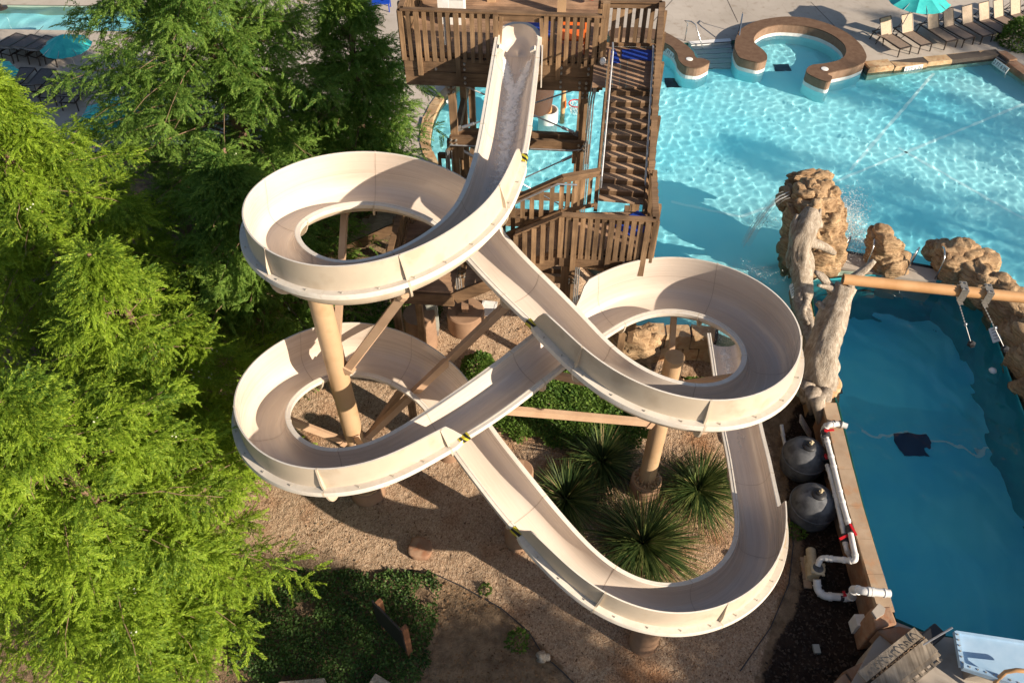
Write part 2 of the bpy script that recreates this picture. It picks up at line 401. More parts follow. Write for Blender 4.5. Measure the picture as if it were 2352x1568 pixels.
deckpoly_ = pxs([(-900, 420), (-200, 395), (350, 335), (700, 320), (900, 325), (975, 395)] + KID[5:] + BACK, ZD) + [(150, 30), (150, 260), (-150, 260), (-150, 26)]
GRAVEL = gpx([(380, 900), (330, 1060), (470, 1250), (620, 1320), (800, 1300), (980, 1312), (1060, 1345), (1150, 1395), (1230, 1470), (1300, 1540), (1380, 1640), (1700, 1700), (1760, 1480), (1815, 1300), (1790, 1150), (1770, 1020), (1700, 880), (1640, 760), (1440, 740), (1430, 560), (1000, 560), (560, 700), (420, 820)])
MULCH = pxs([(1830, 930), (1800, 1010), (1812, 1150), (1845, 1250), (1830, 1400), (1770, 1500), (1730, 1640), (1800, 1900), (2300, 1900), (2100, 1450), (1960, 1100), (1900, 900)], 0)
def ground_mesh():
    # fine grid where the photo looks, coarse skirts to the horizon, hole over the deep pool
    xs = np.arange(-26, 13.01, .16); ys = np.arange(-2, 30.01, .16)
    X, Y = np.meshgrid(xs, ys); n, k = X.shape
    Z = np.zeros_like(X)
    for i in range(n):
        for j in range(k):
            Z[i, j] = .05 * mnoise.noise((X[i, j] * .9, Y[i, j] * .9, 3)) + .025 * mnoise.noise((X[i, j] * 2.7, Y[i, j] * 2.7, 9))
    Z = Z + gz(X, Y)
    inn = inside(MAINP, X, Y) | inside(deckpoly_, X, Y); Z[inn] = np.minimum(Z[inn], .0)
    Z[0] = 0; Z[:, -1] = 0
    idx = np.arange(n * k).reshape(n, k)
    F = np.stack([idx[:-1, :-1], idx[:-1, 1:], idx[1:, 1:], idx[1:, :-1]], -1).reshape(-1, 4)
    cx = (X[:-1, :-1] + .08).ravel(); cy = (Y[:-1, :-1] + .08).ravel()
    F = F[~inside(DEEPP, cx + 0.0, cy)]
    V = np.stack([X, Y, Z], -1).reshape(-1, 3)
    base = len(V); x0, x1, y0, y1 = xs[0], xs[-1], ys[0], ys[-1]; B = 400
    SK = [(-B, -B, 0), (x0, -B, 0), (x0, B, 0), (-B, B, 0), (x0, -B, 0), (60, -B, 0), (60, y0, 0), (x0, y0, 0), (x0, y1, 0), (B, y1, 0), (B, B, 0), (x0, B, 0), (60, -B, 0), (B, -B, 0), (B, y1, 0), (60, y1, 0)]
    V = np.concatenate([V, np.array(SK, float)])
    F = np.concatenate([F, np.arange(base, base + 16).reshape(4, 4)])
    o = fast_mesh('ground', V, F, MT['ground'], smooth=True); o['kind'] = 'structure'
    a = o.data.color_attributes.new('bed', 'FLOAT_COLOR', 'POINT')
    c = np.zeros((len(V), 4), np.float32); c[:, 3] = 1
    for ch, pg in ((0, GRAVEL), (1, MULCH)):
        Q = np.array(pg); d = np.full(len(V), 9.0)
        for i in range(len(Q)):
            p0, p1 = Q[i], Q[(i + 1) % len(Q)]; ab = p1 - p0; tt = np.clip(((V[:, 0] - p0[0]) * ab[0] + (V[:, 1] - p0[1]) * ab[1]) / (ab @ ab), 0, 1)
            d = np.minimum(d, np.hypot(V[:, 0] - p0[0] - ab[0] * tt, V[:, 1] - p0[1] - ab[1] * tt))
        sg = np.where(inside(Q, V[:, 0], V[:, 1]), 1, -1); c[:, ch] = .5 + np.clip(d * sg / 1.6, -.5, .5)
    a.data.foreach_set('color', c.ravel())
ground_mesh()

# concrete decks
def deck_mat():
    m, nt, b = new_mat('pool_deck_concrete'); v = coords(nt)
    n = tex(nt, 'Noise', .3, v, Detail=6, Roughness=.6); n2 = tex(nt, 'Noise', 2.6, v, Detail=5); n3 = tex(nt, 'Noise', 60, v)
    col = ramp(nt, n.outputs[0], [(.3, (.37, .325, .275)), (.7, (.50, .445, .385))])
    st = ramp(nt, n2.outputs[0], [(.56, (1, 1, 1)), (.75, (.78, .74, .70))]); col = mixc(nt, 1.0, col, st, 'MULTIPLY')
    w_ = tex(nt, 'Wave', .33, v, Distortion=22, Detail=5); w_.inputs['Detail Scale'].default_value = .5
    cr = ramp(nt, w_.outputs[0], [(0, (.35, .2, .14)), (.012, (1, 1, 1))]); col = mixc(nt, .12, col, mixc(nt, 1.0, col, cr, 'MULTIPLY'))
    nt.links.new(col, b.inputs['Base Color']); b.inputs['Roughness'].default_value = .85; b.inputs['Specular IOR Level'].default_value = .2
    bump(nt, b, n3.outputs[0], .25, .004); return m
MT['deck'] = deck_mat()
poolback = pxs([(975, 395)] + KID[5:] + BACK, ZD)
far = pxs([(-900, 420), (-200, 395), (350, 335), (700, 320), (900, 325)], ZD)
deckpoly = far + poolback + [(150, 30), (150, 260), (-150, 260), (-150, 26)]
sheet('pool_deck', deckpoly, [LEFTP], ZD, MT['deck'])
slab = pxs([(2052, 1425), (2130, 1455), (2352, 1490), (2700, 1560), (3000, 2100), (1800, 2300), (1860, 1720), (1960, 1560), (2010, 1470)], ZD)
b_ = MB(); b_.prism(slab, -.1, ZD); so = b_.build('pool_deck', MT['deck']); so['kind'] = 'structure'
# joints cut in the deck (thin dark strips)
def strip(mb, p, q, wd, z, m=0):
    p, q = np.array(p[:2]), np.array(q[:2]); d = (q - p) / np.linalg.norm(q - p); nrm = np.array((-d[1], d[0])) * wd / 2
    mb.add([(*(p - nrm), z), (*(q - nrm), z), (*(q + nrm), z), (*(p + nrm), z)], [(0, 1, 2, 3)], m)
MT['joint'] = plain('deck_joint', (.07, .055, .045), .9)
jb = MB()
for a, b2 in [((1545, 0), (1490, 62)), ((1668, -5), (1695, 52)), ((1862, 5), (1918, 62)), ((2110, 55), (2050, 105)), ((2330, 0), (2300, 20)), ((1400, 30), (1300, 40)), ((900, 200), (860, 260)), ((100, 60), (60, 100)), ((300, 90), (330, 200)), ((130, 215), (400, 250))]:
    strip(jb, at(*a, ZD), at(*b2, ZD), .035, ZD + .004)
jo = jb.build('deck_joints', MT['joint']); jo['kind'] = 'structure'

# pool basins
def floor_mat(name, c1, c2, sc=.5):
    m, nt, b = new_mat(name); v = coords(nt); n = tex(nt, 'Noise', sc, v, Detail=5)
    col = ramp(nt, n.outputs[0], [(.35, c1), (.65, c2)]); nt.links.new(col, b.inputs['Base Color']); b.inputs['Roughness'].default_value = .8; b.inputs['Specular IOR Level'].default_value = .1
    return m
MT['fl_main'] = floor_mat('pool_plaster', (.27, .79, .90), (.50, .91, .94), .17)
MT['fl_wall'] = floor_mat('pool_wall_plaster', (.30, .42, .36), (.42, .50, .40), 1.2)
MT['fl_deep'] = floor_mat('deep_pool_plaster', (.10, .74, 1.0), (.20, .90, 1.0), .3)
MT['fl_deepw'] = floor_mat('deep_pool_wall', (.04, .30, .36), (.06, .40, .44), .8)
MT['fl_line'] = plain('pool_floor_joint', (.72, .98, 1.0), .7, 0.0, .02)
def basin(name, poly, z0, z1, mf, mw, lines=()):
    mb = MB(); n = len(poly)
    T = tessellate_polygon([[Vector((p[0], p[1], 0)) for p in poly]])
    F = []
    for a, b, c in T:
        cr = (poly[b][0] - poly[a][0]) * (poly[c][1] - poly[a][1]) - (poly[b][1] - poly[a][1]) * (poly[c][0] - poly[a][0])
        F.append((a, b, c) if cr > 0 else (a, c, b))
    mb.add([(p[0], p[1], z0) for p in poly], F, 0)
    for i in range(n):
        p, q = poly[i], poly[(i + 1) % n]
        mb.add([(*p, z0), (*q, z0), (*q, z1), (*p, z1)], [(0, 1, 2, 3)], 1)
    for a, b, wd in lines: strip(mb, a, b, wd, z0 + .006, 2)
    o = mb.build(name, [mf, mw, MT['fl_line']]); o['kind'] = 'structure'
    try: o.cycles.is_caustics_receiver = True
    except Exception: pass
    return o
def ln(a, b, w_=.14): return (at(*a, .4), at(*b, .4), w_)
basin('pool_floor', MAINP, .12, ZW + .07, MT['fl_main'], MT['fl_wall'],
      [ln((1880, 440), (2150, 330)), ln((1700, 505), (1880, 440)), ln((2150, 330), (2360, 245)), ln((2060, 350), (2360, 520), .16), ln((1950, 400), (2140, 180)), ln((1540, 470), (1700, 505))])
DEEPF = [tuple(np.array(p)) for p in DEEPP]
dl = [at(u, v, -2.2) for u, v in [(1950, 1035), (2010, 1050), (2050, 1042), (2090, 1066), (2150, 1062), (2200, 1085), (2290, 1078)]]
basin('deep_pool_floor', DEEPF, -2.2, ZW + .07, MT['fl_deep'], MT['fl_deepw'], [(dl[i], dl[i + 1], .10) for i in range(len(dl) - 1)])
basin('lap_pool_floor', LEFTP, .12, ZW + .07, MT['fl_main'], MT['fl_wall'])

# water : rippled sheets, the light is bent by their shape
def waves(X, Y, seed, lo, hi, num, amp, t=.5):
    r = np.random.default_rng(seed); Z = np.zeros_like(X)
    for _ in range(num):
        l = lo * (hi / lo) ** r.random(); a = r.normal(0, .9) + t; k = 2 * math.pi / l
        Z += amp * l * np.cos(k * (X * math.cos(a) + Y * math.sin(a)) + r.uniform(0, 6.28))
    return Z
def water_mat(name, tint, rough=0.0):
    m, nt, b = new_mat(name); b.inputs['Transmission Weight'].default_value = 1; b.inputs['IOR'].default_value = 1.333
    b.inputs['Roughness'].default_value = rough; b.inputs['Base Color'].default_value = (*tint, 1)
    return m
MT['water'] = water_mat('pool_water', (.84, .97, 1.0)); MT['water_d'] = water_mat('deep_water', (.86, .99, 1.0))
def water(name, poly, step, z, seed, lo, hi, num, amp, mat, extra=None):
    P = np.array(poly); x0, y0 = P.min(0) - step; x1, y1 = P.max(0) + step
    x0 = max(x0, -8); x1 = min(x1, 34) if name != 'lap_pool_water' else x1
    if name == 'lap_pool_water': x0 = P.min(0)[0]
    xs = np.arange(x0, x1 + step, step); ys = np.arange(y0, y1 + step, step); X, Y = np.meshgrid(xs, ys)
    Z = z + waves(X, Y, seed, lo, hi, num, amp)
    if extra is not None: Z = Z + extra(X, Y)
    ins = inside(poly, X, Y)
    d = ins.copy(); d[1:] |= ins[:-1]; d[:-1] |= ins[1:]; d[:, 1:] |= ins[:, :-1]; d[:, :-1] |= ins[:, 1:]
    idx = np.arange(X.size).reshape(X.shape)
    F = np.stack([idx[:-1, :-1], idx[:-1, 1:], idx[1:, 1:], idx[1:, :-1]], -1)
    ok = d[:-1, :-1] & d[:-1, 1:] & d[1:, 1:] & d[1:, :-1]
    F = F[ok]; used = np.unique(F); mp = -np.ones(X.size, int); mp[used] = np.arange(len(used))
    V = np.stack([X, Y, Z], -1).reshape(-1, 3)[used]
    o = fast_mesh(name, V, mp[F], mat, smooth=True); o['kind'] = 'structure'
    try: o.cycles.is_caustics_caster = True
    except Exception: pass
    return o
def bub(cx, cy, r, a):
    def f(X, Y):
        q = np.exp(-((X - cx) ** 2 + (Y - cy) ** 2) / (r * r)); return a * q * waves(X, Y, 91, .18, .5, 30, 1.0, 0) * 6
    return f
water('pool_water', MAINP, .062, ZW, 3, .22, .95, 60, .0011, MT['water'])
water('deep_pool_water', DEEPP, .07, ZW, 5, .25, 1.8, 44, .0032, MT['water_d'])
water('lap_pool_water', LEFTP, .22, ZW, 6, 1.0, 3.0, 20, .004, MT['water'])
# ------------------------------------------------------------------ the slide
HW = 0.53                       # centre line to middle of the flange
# side the rim is on (R/L of the rider), pixel, extra outer wall: (left, right)
CP = []
def cps(side, el, er, pts):
    for p in pts: CP.append((side, p[0], p[1], el, er))
cps('R', 0, 0, [(1141.5, 88), (1125, 187), (1111, 272), (1098, 347)])
cps('R', 1, 0, [(1083, 397), (1072, 436), (1045, 487), (1002.5, 524), (948, 560), (888, 588.5), (857.5, 597.6), (787, 608), (740, 597), (705.6, 581), (680.6, 553), (674, 532), (684, 508), (715, 490.6), (755.6, 473.4), (802.5, 465.6), (843, 462.5), (896, 468.75), (940, 481), (980.6, 497), (1005.6, 509)])
cps('L', 0, 0, [(1181, 569), (1228, 616), (1290.6, 675)])
cps('L', 0, 1, [(1353.8, 742.5), (1394, 789), (1435, 823.75), (1478.75, 851.9), (1528.75, 873.75), (1572.5, 886), (1619, 891), (1663, 884.7), (1694, 867.5), (1713, 842), (1718, 822), (1716, 805), (1703.75, 780), (1678.75, 755), (1647.5, 736), (1603.75, 719), (1557, 709.7), (1510, 711), (1463, 723.75), (1425.6, 742.5)])
cps('L', 0, 0, [(1388, 767.5), (1288, 839), (1260, 867.5), (1213, 899)])
cps('R', 0, 0, [(1102.5, 865.6), (1052.5, 897), (1010, 927)])
cps('R', 1, 0, [(982, 946.5), (912, 992), (859, 1020), (806, 1034), (753.7, 1039.7), (701, 1024), (669, 995.7), (653.5, 964), (655, 939.5), (666, 918), (690, 894), (729, 869), (771, 855), (817, 851.6), (862.7, 858.6), (912, 879.7), (947, 904), (982, 932)])
cps('L', 0, 0, [(1119, 973.75), (1172.5, 1041), (1231, 1114), (1262, 1152)])
cps('L', 0, 1, [(1296, 1194), (1351, 1256), (1406, 1303.75), (1460.5, 1333), (1515, 1346.8), (1551.7, 1346.8), (1599, 1336.6), (1646.5, 1311), (1679, 1274.6), (1694, 1238), (1695.7, 1198)])
cps('L', 0, 0, [(1690, 1147), (1681, 1096), (1673.8, 1041), (1663, 1000), (1645, 880), (1636, 814), (1628, 762)])
# rim heights along the ride, by station number
ZK = [(0, 10.4), (3, 9.75), (5, 9.5), (24, 8.15), (26, 8.0), (28, 7.75), (47, 7.05), (50, 6.85), (54, 6.45), (72, 4.75), (75, 4.35), (77, 4.05), (83, 3.2), (87, 2.6), (91, 1.95), (93, 1.7), (95, 1.5)]
def zk(i): 
    return float(np.interp(i, [a for a, _ in ZK], [b for _, b in ZK]))
def smooth(A, k):
    A = np.array(A, float); ker = np.exp(-.5 * (np.arange(-3 * k, 3 * k + 1) / k) ** 2); ker /= ker.sum()
    pad = 3 * k; B = np.concatenate([2 * A[0] - A[1:pad + 1][::-1], A, 2 * A[-1] - A[-pad - 1:-1][::-1]]) if A.ndim > 1 else np.concatenate([2 * A[0] - A[1:pad + 1][::-1], A, 2 * A[-1] - A[-pad - 1:-1][::-1]])
    if A.ndim == 1: return np.convolve(B, ker, 'valid')
    return np.stack([np.convolve(B[:, j], ker, 'valid') for j in range(A.shape[1])], -1)
BANK = R(9)
def slide_path():
    N = len(CP); raw = np.array([at(u, v, zk(i)) for i, (sd, u, v, a, b) in enumerate(CP)])
    cen = raw.copy()
    for it in range(6):
        t = np.gradient(cen, axis=0); t[:, 2] = 0; t /= np.linalg.norm(t, axis=1)[:, None]
        left = np.stack([-t[:, 1], t[:, 0], 0 * t[:, 0]], -1)
        new = []
        for i, (sd, u, v, el, er) in enumerate(CP):
            bk = (er - el) * BANK       # + = left side drops
            inner_dz = -math.sin(abs(bk)) * HW if ((sd == 'R' and el > er) or (sd == 'L' and er > el)) else 0
            p = at(u, v, zk(i) + inner_dz)
            o = HW * math.cos(bk)
            c = p + left[i] * (o if sd == 'R' else -o); c[2] = zk(i); new.append(c)
        cen = np.array(new)
        # light smoothing of the tangent source
        cen[1:-1] = .5 * cen[1:-1] + .25 * (cen[:-2] + cen[2:]) if it < 5 else cen[1:-1]
    E = np.array([(a, b) for _, _, _, a, b in CP], float)
    d = np.concatenate([[0], np.cumsum(np.linalg.norm(np.diff(cen, axis=0), axis=1))])
    s = np.arange(0, d[-1], .12)
    P = np.stack([np.interp(s, d, cen[:, j]) for j in range(3)], -1)
    P = smooth(P, 4)
    e = np.stack([np.interp(s, d, E[:, j]) for j in range(2)], -1)
    return s, P, e, d
S_, P_, E_, D_ = slide_path()
e_s = smooth(E_, 5); bk_ = (e_s[:, 1] - e_s[:, 0]) * BANK
T_ = np.gradient(P_, axis=0); T_ /= np.linalg.norm(T_, axis=1)[:, None]
LF = np.stack([-T_[:, 1], T_[:, 0], 0 * T_[:, 0]], -1); LF /= np.linalg.norm(LF, axis=1)[:, None]
UP = np.cross(T_, LF)
# banked frame
cb, sb = np.cos(bk_)[:, None], np.sin(bk_)[:, None]
LB = LF * cb - UP * sb; UB = UP * cb + LF * sb
# wall height : sharp start and end
def sharp(E):
    e = np.clip((smooth(E, 2) - .3) / .3, 0, 1); return e ** .7
EW = sharp(E_)
A_, DP, TH_ = 0.475, 0.53, 0.03
SQ = .76
WH = 0.58
NI = 14
def half(e, out):
    """profile of one side from trough bottom up, over the rim and down the outside; list of (s, n, material)"""
    L = []
    for k in range(9):
        th = R(90) * k / 8; L.append((A_ * math.sin(th) ** SQ, -DP * math.cos(th) ** SQ if k < 8 else 0.0, 0))
    L.append((A_ + .001, .010, 0))
    for k in range(1, 5):
        f = k / 4; L.append((A_ + .06 * e * f ** 1.6, max(WH * e * f, .010 + .0005 * k), 0))
    top = WH * e + .014; xt = A_ + .06 * e
    L.append((xt + .004, top + .012 * e, 1)); L.append((xt + .035, top + .004 * e, 1))
    L.append((A_ + .04 + .02 * e, .30 * WH * e + .006, 2)); L.append((A_ + .035 + .005 * e, .004, 2))
    fo = .592 + .08 * e
    L.append((fo - .004, .0035, 1)); L.append((fo, -.006, 1)); L.append((fo - .004, -.115, 1)); L.append((fo - .022, -.113, 1)); L.append((fo - .026, -.03, 2)); L.append((A_ + TH_ + .004, -.035, 2))
    for k in range(1, 8):
        th = R(86) * (1 - k / 7.0); L.append(((A_ + TH_) * math.sin(th) ** SQ, -(DP + TH_) * math.cos(th) ** SQ, 2))
    return L
def section(i):
    Lh = half(EW[i, 0], 0); Rh = half(EW[i, 1], 0)
    prof = [(s, n, m) for s, n, m in Lh] ; right = [(-s, n, m) for s, n, m in Rh]
    # closed loop: bottom inside -> left -> outside bottom -> (right reversed)
    loop = prof + right[1:-1][::-1] if True else None
    return loop
def frame_pt(i, s, n): return P_[i] + LB[i] * s + UB[i] * n
def path_index(s): return int(np.clip(round(s / .12), 0, len(S_) - 1))
slide = thing('water_slide', 'long cream fibreglass water slide winding in loops down from the wooden tower', 'water slide', (P_[0][0], P_[0][1], 0))
def trough():
    V = []; F = []; M = []; n = None
    for i in range(len(S_)):
        sec = section(i)
        if n is None: n = len(sec); mats = [m for _, _, m in sec]
        V += [frame_pt(i, s, q) for s, q, _ in sec]
    nh = 9 + 4
    half_n = len(half(0, 0))
    fm = []
    for j in range(n):
        a, b = mats[j], mats[(j + 1) % n]
        fm.append(max(a, b) if not (a == 0 and b == 0) else 0)
    # rim faces get the rim material
    for j in range(n):
        s1 = section(0)[j]; 
        if mats[j] == 1 and mats[(j + 1) % n] == 1: fm[j] = 1
        if {mats[j], mats[(j + 1) % n]} == {0, 1}: fm[j] = 1
        if {mats[j], mats[(j + 1) % n]} == {1, 2}: fm[j] = 1 if False else 2
    # ledge between wall foot and flange edge is rim coloured
    k0 = NI + 2 + 1
    fm[k0] = 1; fm[n - 1 - k0] = 1
    for i in range(len(S_) - 1):
        for j in range(n):
            j2 = (j + 1) % n
            F.append((i * n + j, i * n + j2, (i + 1) * n + j2, (i + 1) * n + j)); M.append(3 if (j == 8 and EW[i, 0] > .5) or (j == n - 9 and EW[i, 1] > .5) else fm[j])
    o = mesh_obj('trough', V, F, [MT['fib_in'], MT['fib_rim'], MT['fib_out'], MT['seam']], M, slide, smooth=R(40))
    at_ = o.data.attributes.new('run', 'FLOAT_VECTOR', 'POINT'); buf = []
    for i in range(len(S_)):
        for s, q, m_ in section(i): buf += [S_[i], math.atan2(s, .12 - q) if q < .05 else (1.4 + q) * (1 if s > 0 else -1), 0.0]
    at_.data.foreach_set('vector', buf); return o
trough()
# rounded tub at the start (closes the back of the trough)
def tub():
    pr = half(0, 0); V = []; F = []; M = []; k = 20; n = len(pr)
    for a in range(k + 1):
        an = math.pi * a / k; dr = -T_[0] * math.sin(an) + LB[0] * math.cos(an); dr = dr / np.linalg.norm(dr)
        for s, q, m in pr: V.append(P_[0] + dr * s * (1.0) + UB[0] * (q + .10 * math.sin(an)))
    for a in range(k):
        for j in range(n - 1):
            F.append((a * n + j, (a + 1) * n + j, (a + 1) * n + j + 1, a * n + j + 1)); M.append(0 if j < 13 else (1 if j < 22 else 2))
    mesh_obj('entry_tub', V, F, [MT['fib_in'], MT['fib_rim'], MT['fib_out']], M, slide, smooth=R(40))
tub()
# bolted joints between the sections
def joint(i):
    V = []; F = []; M = []; e = 0
    i1 = min(i + 1, len(S_) - 1)
    for sgn, ew in ((1, EW[i, 0]), (-1, EW[i, 1])):
        pr = half(ew, 0)
        out = [(s, q) for s, q, m in pr[NI:]]            # from wall top down the outside
        base = len(V); k = len(out)
        for (d, off) in ((-.022, 0.0), (-.022, .10), (.022, .10), (.022, 0.0)):
            for idx, (s, q) in enumerate(out):
                ss, qq = s, q
                if off:
                    if idx < 4: ss = s + off * .8 * (ew > .3) * (0.0, .15, 1, 1)[idx]
                    elif idx < 9: ss = s + .003
                    else:
                        ang = math.atan2(s, -q); ss = s + off * math.sin(ang); qq = q - off * math.cos(ang)
                p = P_[i] + LB[i] * sgn * ss + UB[i] * qq + T_[i] * d
                V.append(p)
        for r_ in range(3):
            for j in range(k - 1):
                a = base + r_ * k + j; b = a + 1; c = base + (r_ + 1) * k + j + 1; d = base + (r_ + 1) * k + j
                F.append((a, b, c, d)); M.append(0)
        # bolt heads on the rib, seam line inside
        pin = pr[:NI]; b2 = len(V)
        for d in (-.008, .008):
            for s, q, m in pin:
                nn = math.hypot(s, q) or 1
                V.append(P_[i] + LB[i] * sgn * (s - .003 * (s / nn)) + UB[i] * (q + .003) + T_[i] * d)
        for j in range(NI - 1):
            F.append((b2 + j, b2 + j + 1, b2 + NI + j + 1, b2 + NI + j)); M.append(1)
    o = mesh_obj('joint_flange', V, F, [MT['fib_out'], MT['seam']], M, slide, smooth=R(40))
    return o
LEN = S_[-1]
proj_cache = None
def proj(p):
    p = np.asarray(p, float); x = p[..., 0]; y = p[..., 1]; z = p[..., 2] - CAMH
    dep = y * _c - z * _s; up = y * _s + z * _c
    return 1176 + FPX * x / dep, 784 - FPX * up / dep
def nearest(u, v, s0, s1):
    i0, i1 = path_index(s0), path_index(s1); uu, vv = proj(P_[i0:i1 + 1]); return i0 + int(np.argmin((uu - u) ** 2 + (vv - v) ** 2))
stations = sorted(set([int(k) for k in np.linspace(6, len(S_) - 6, int(LEN / 2.35))]))
for i in stations: joint(i)
# bolts along the ledge of the raised walls : one mesh part per raised wall
def ledge_bolts():
    mb = MB(); run = None
    def flush():
        nonlocal mb
        pass
    acc = 0
    for i in range(len(S_)):
        e = EW[i]; on = max(e) > .9
        if not on: 
            flush(); continue
        if i % 5 == 0:
            sg = 1 if e[0] > e[1] else -1
            c = frame_pt(i, sg * .60, .006); mb = MB(); mb.cyl(c, c + UB[i] * .024, .02, .017, 6); mb.build('bolt', MT['bolt'], slide)
    flush()
ledge_bolts()
# warning tape where each raised wall begins
def tape_mat():
    m, nt, b = new_mat('warning_tape'); w_ = nt.nodes.new('ShaderNodeTexWave'); w_.wave_type = 'BANDS'; w_.bands_direction = 'DIAGONAL'; w_.inputs['Scale'].default_value = 3.4
    tc = nt.nodes.new('ShaderNodeNewGeometry'); nt.links.new(tc.outputs['Position'], w_.inputs[0])
    col = ramp(nt, w_.outputs['Fac'], [(.5, (.015, .015, .012)), (.52, (.50, .42, .03))]); nt.links.new(col, b.inputs['Base Color']); b.inputs['Roughness'].default_value = .4
    return m
MT['tape'] = tape_mat()
on_prev = [False, False]
for i in range(len(S_)):
    for sd in (0, 1):
        on = EW[i, sd] > .12
        if on and not on_prev[sd]:
            sg = 1 if sd == 0 else -1; V = []; j0 = max(i - 3, 0)
            for j in (j0 + 1, j0 + 2, j0 + 3):
                for s, q in ((.46, -.05), (.482, .012), (.60, .012), (.62, -.09)): V.append(frame_pt(j, sg * (s + .003), q + .004))
            F = [(r_ * 4 + c, r_ * 4 + c + 1, (r_ + 1) * 4 + c + 1, (r_ + 1) * 4 + c) for r_ in range(2) for c in range(3)]
            mesh_obj('warning_tape', V, F, MT['tape'], None, slide)
        on_prev[sd] = on
# water nozzles at the top
for sg in (1, -1):
    nzb = MB(); i = 3; a = frame_pt(i, sg * .47, .0); b2 = frame_pt(i, sg * .36, -.08)
    nzb.beam(a, b2, .16, .12, up=UB[i]); nzb.build('spray_nozzle', MT['fib_rim'], slide)
sp_ = MB()
i0 = path_index(.6); q1 = frame_pt(i0, .60, -.02)
sp_.beam(frame_pt(2, .62, -.28), frame_pt(9, .66, -.28), .03, .62); sp_.build('side_panel', MT['fib_rim'], slide)

# ------------------------------------------------------------------ running water on the slide
def foam_mat(name, dens, scale, strength=1.0, sc=(1, 1, 1)):
    m, nt, b = new_mat(name); v = coords(nt, sc); n = tex(nt, 'Noise', scale, v, Detail=8, Roughness=.68, Distortion=.6)
    b.inputs['Base Color'].default_value = (.93, .93, .92, 1); b.inputs['Roughness'].default_value = .25
    at_ = nt.nodes.new('ShaderNodeAttribute'); at_.attribute_name = 'dens'
    s_ = nt.nodes.new('ShaderNodeMath'); s_.operation = 'ADD'; nt.links.new(n.outputs[0], s_.inputs[0]); nt.links.new(at_.outputs['Fac'], s_.inputs[1])
    f = ramp(nt, s_.outputs[0], [(dens, (0, 0, 0)), (dens + .5, (strength,) * 3)])
    tr = nt.nodes.new('ShaderNodeBsdfTransparent'); mx = nt.nodes.new('ShaderNodeMixShader')
    nt.links.new(f, mx.inputs[0]); nt.links.new(tr.outputs[0], mx.inputs[1]); nt.links.new(b.outputs[0], mx.inputs[2]); nt.links.new(mx.outputs[0], nt.nodes['Material Output'].inputs[0])
    bump(nt, b, n.outputs[0], 1.0, .05); return m
MT['foam'] = foam_mat('white_water', .70, 8.0, .85)
def ribbon(name, i0, i1, fn, label, nx=15, kind='stuff'):
    """water lying in the trough; fn(t, x) -> (lateral position, lift, density)"""
    V = []; D = []; F = []; m = i1 - i0
    for a in range(m + 1):
        t = a / m
        for b in range(nx):
            x = -1 + 2 * b / (nx - 1); s, lift, dn = fn(t, x)
            q = -DP * max(0, 1 - (abs(s) / A_) ** (2 / SQ)) ** (SQ / 2); V.append(frame_pt(i0 + a, s * .985, q + .012 + lift)); D.append(dn)
    for a in range(m):
        for b in range(nx - 1): F.append((a * nx + b, a * nx + b + 1, (a + 1) * nx + b + 1, (a + 1) * nx + b))
    o = mesh_obj(name, V, F, MT['foam'], None, None, True)
    at_ = o.data.attributes.new('dens', 'FLOAT', 'POINT'); at_.data.foreach_set('value', [float(d) for d in D])
    o['kind'] = kind; return o
def fn_top(t, x):
    s = x * .40; c = max(0, .33 * (1 - t * 4.2))
    w_ = .12 + .16 * min(1, t * 3)
    d = max(math.exp(-((s - c) / w_) ** 2), math.exp(-((s + c) / w_) ** 2)) * (1 - .62 * t ** 1.4) * .62
    lift = .03 * d * (1 + mnoise.noise((s * 9, t * 40, 1)))
    return s, lift, d - .02 - (.3 if abs(x) > .98 else 0)
ribbon('running_water', 2, path_index(6.4), fn_top, '')
def fn_end(t, x):
    s = x * .42; d = .40 * math.exp(-((s + .05) / .2) ** 2) * (.35 + .65 * t); return s, .02 * d, d
ribbon('running_water', len(S_) - path_index(4.6) - 1, len(S_) - 2, fn_end, '')
# ------------------------------------------------------------------ slide columns and arms
def column(name, label, base, ztop, r, ped_r, ped_h, arms, cap=True):
    t = thing(name, label, 'column', (base[0], base[1], 0), 'steel columns carrying the slide')
    b = MB(); b.lathe((base[0], base[1], 0), [(ped_r, 0), (ped_r, ped_h), (ped_r - .03, ped_h + .02), (0, ped_h + .02)], 28); b.build('pedestal', MT['pier'], t, smooth=AUTO)
    b = MB(); b.lathe((base[0], base[1], 0), [(r, ped_h), (r, ztop), (0.0, ztop + .001)], 28); b.build('shaft', MT['steel_tan'], t, smooth=AUTO)
    b = MB(); b.cyl((base[0], base[1], ped_h + .02), (base[0], base[1], ped_h + .06), r * 1.75, None, 24)
    for k in range(10):
        an = 2 * math.pi * k / 10; x, y = base[0] + math.cos(an) * r * 1.45, base[1] + math.sin(an) * r * 1.45
        b.cyl((x, y, ped_h + .05), (x, y, ped_h + .17), .03, None, 8)
        x2, y2 = base[0] + math.cos(an + .3) * r * 1.3, base[1] + math.sin(an + .3) * r * 1.3
        b.beam((x2, y2, ped_h + .06), (base[0] + math.cos(an + .3) * r, base[1] + math.sin(an + .3) * r, ped_h + .26), .012, .12)
    b.build('base_plate', MT['steel_tan'], t)
    for p, q, wd in arms:
        b = MB(); p, q = np.array(p), np.array(q); b.beam(p, q, wd, wd * 1.25)
        d = (q - p) / np.linalg.norm(q - p)
        b.beam(p - d * .02, p + d * .16, wd * 1.5, wd * 1.7); b.cyl(q - d * .1, q + d * .04, wd * .8, None, 8)
        b.build('support_arm', MT['steel_arm'], t)
    return t
def under(s_or_i, lat=0.0, dz=0.0):
    i = s_or_i; return frame_pt(i, lat, -DP - .20 + dz)
c1 = at(846, 1130, 0); c2 = at(1484, 1105, .45)
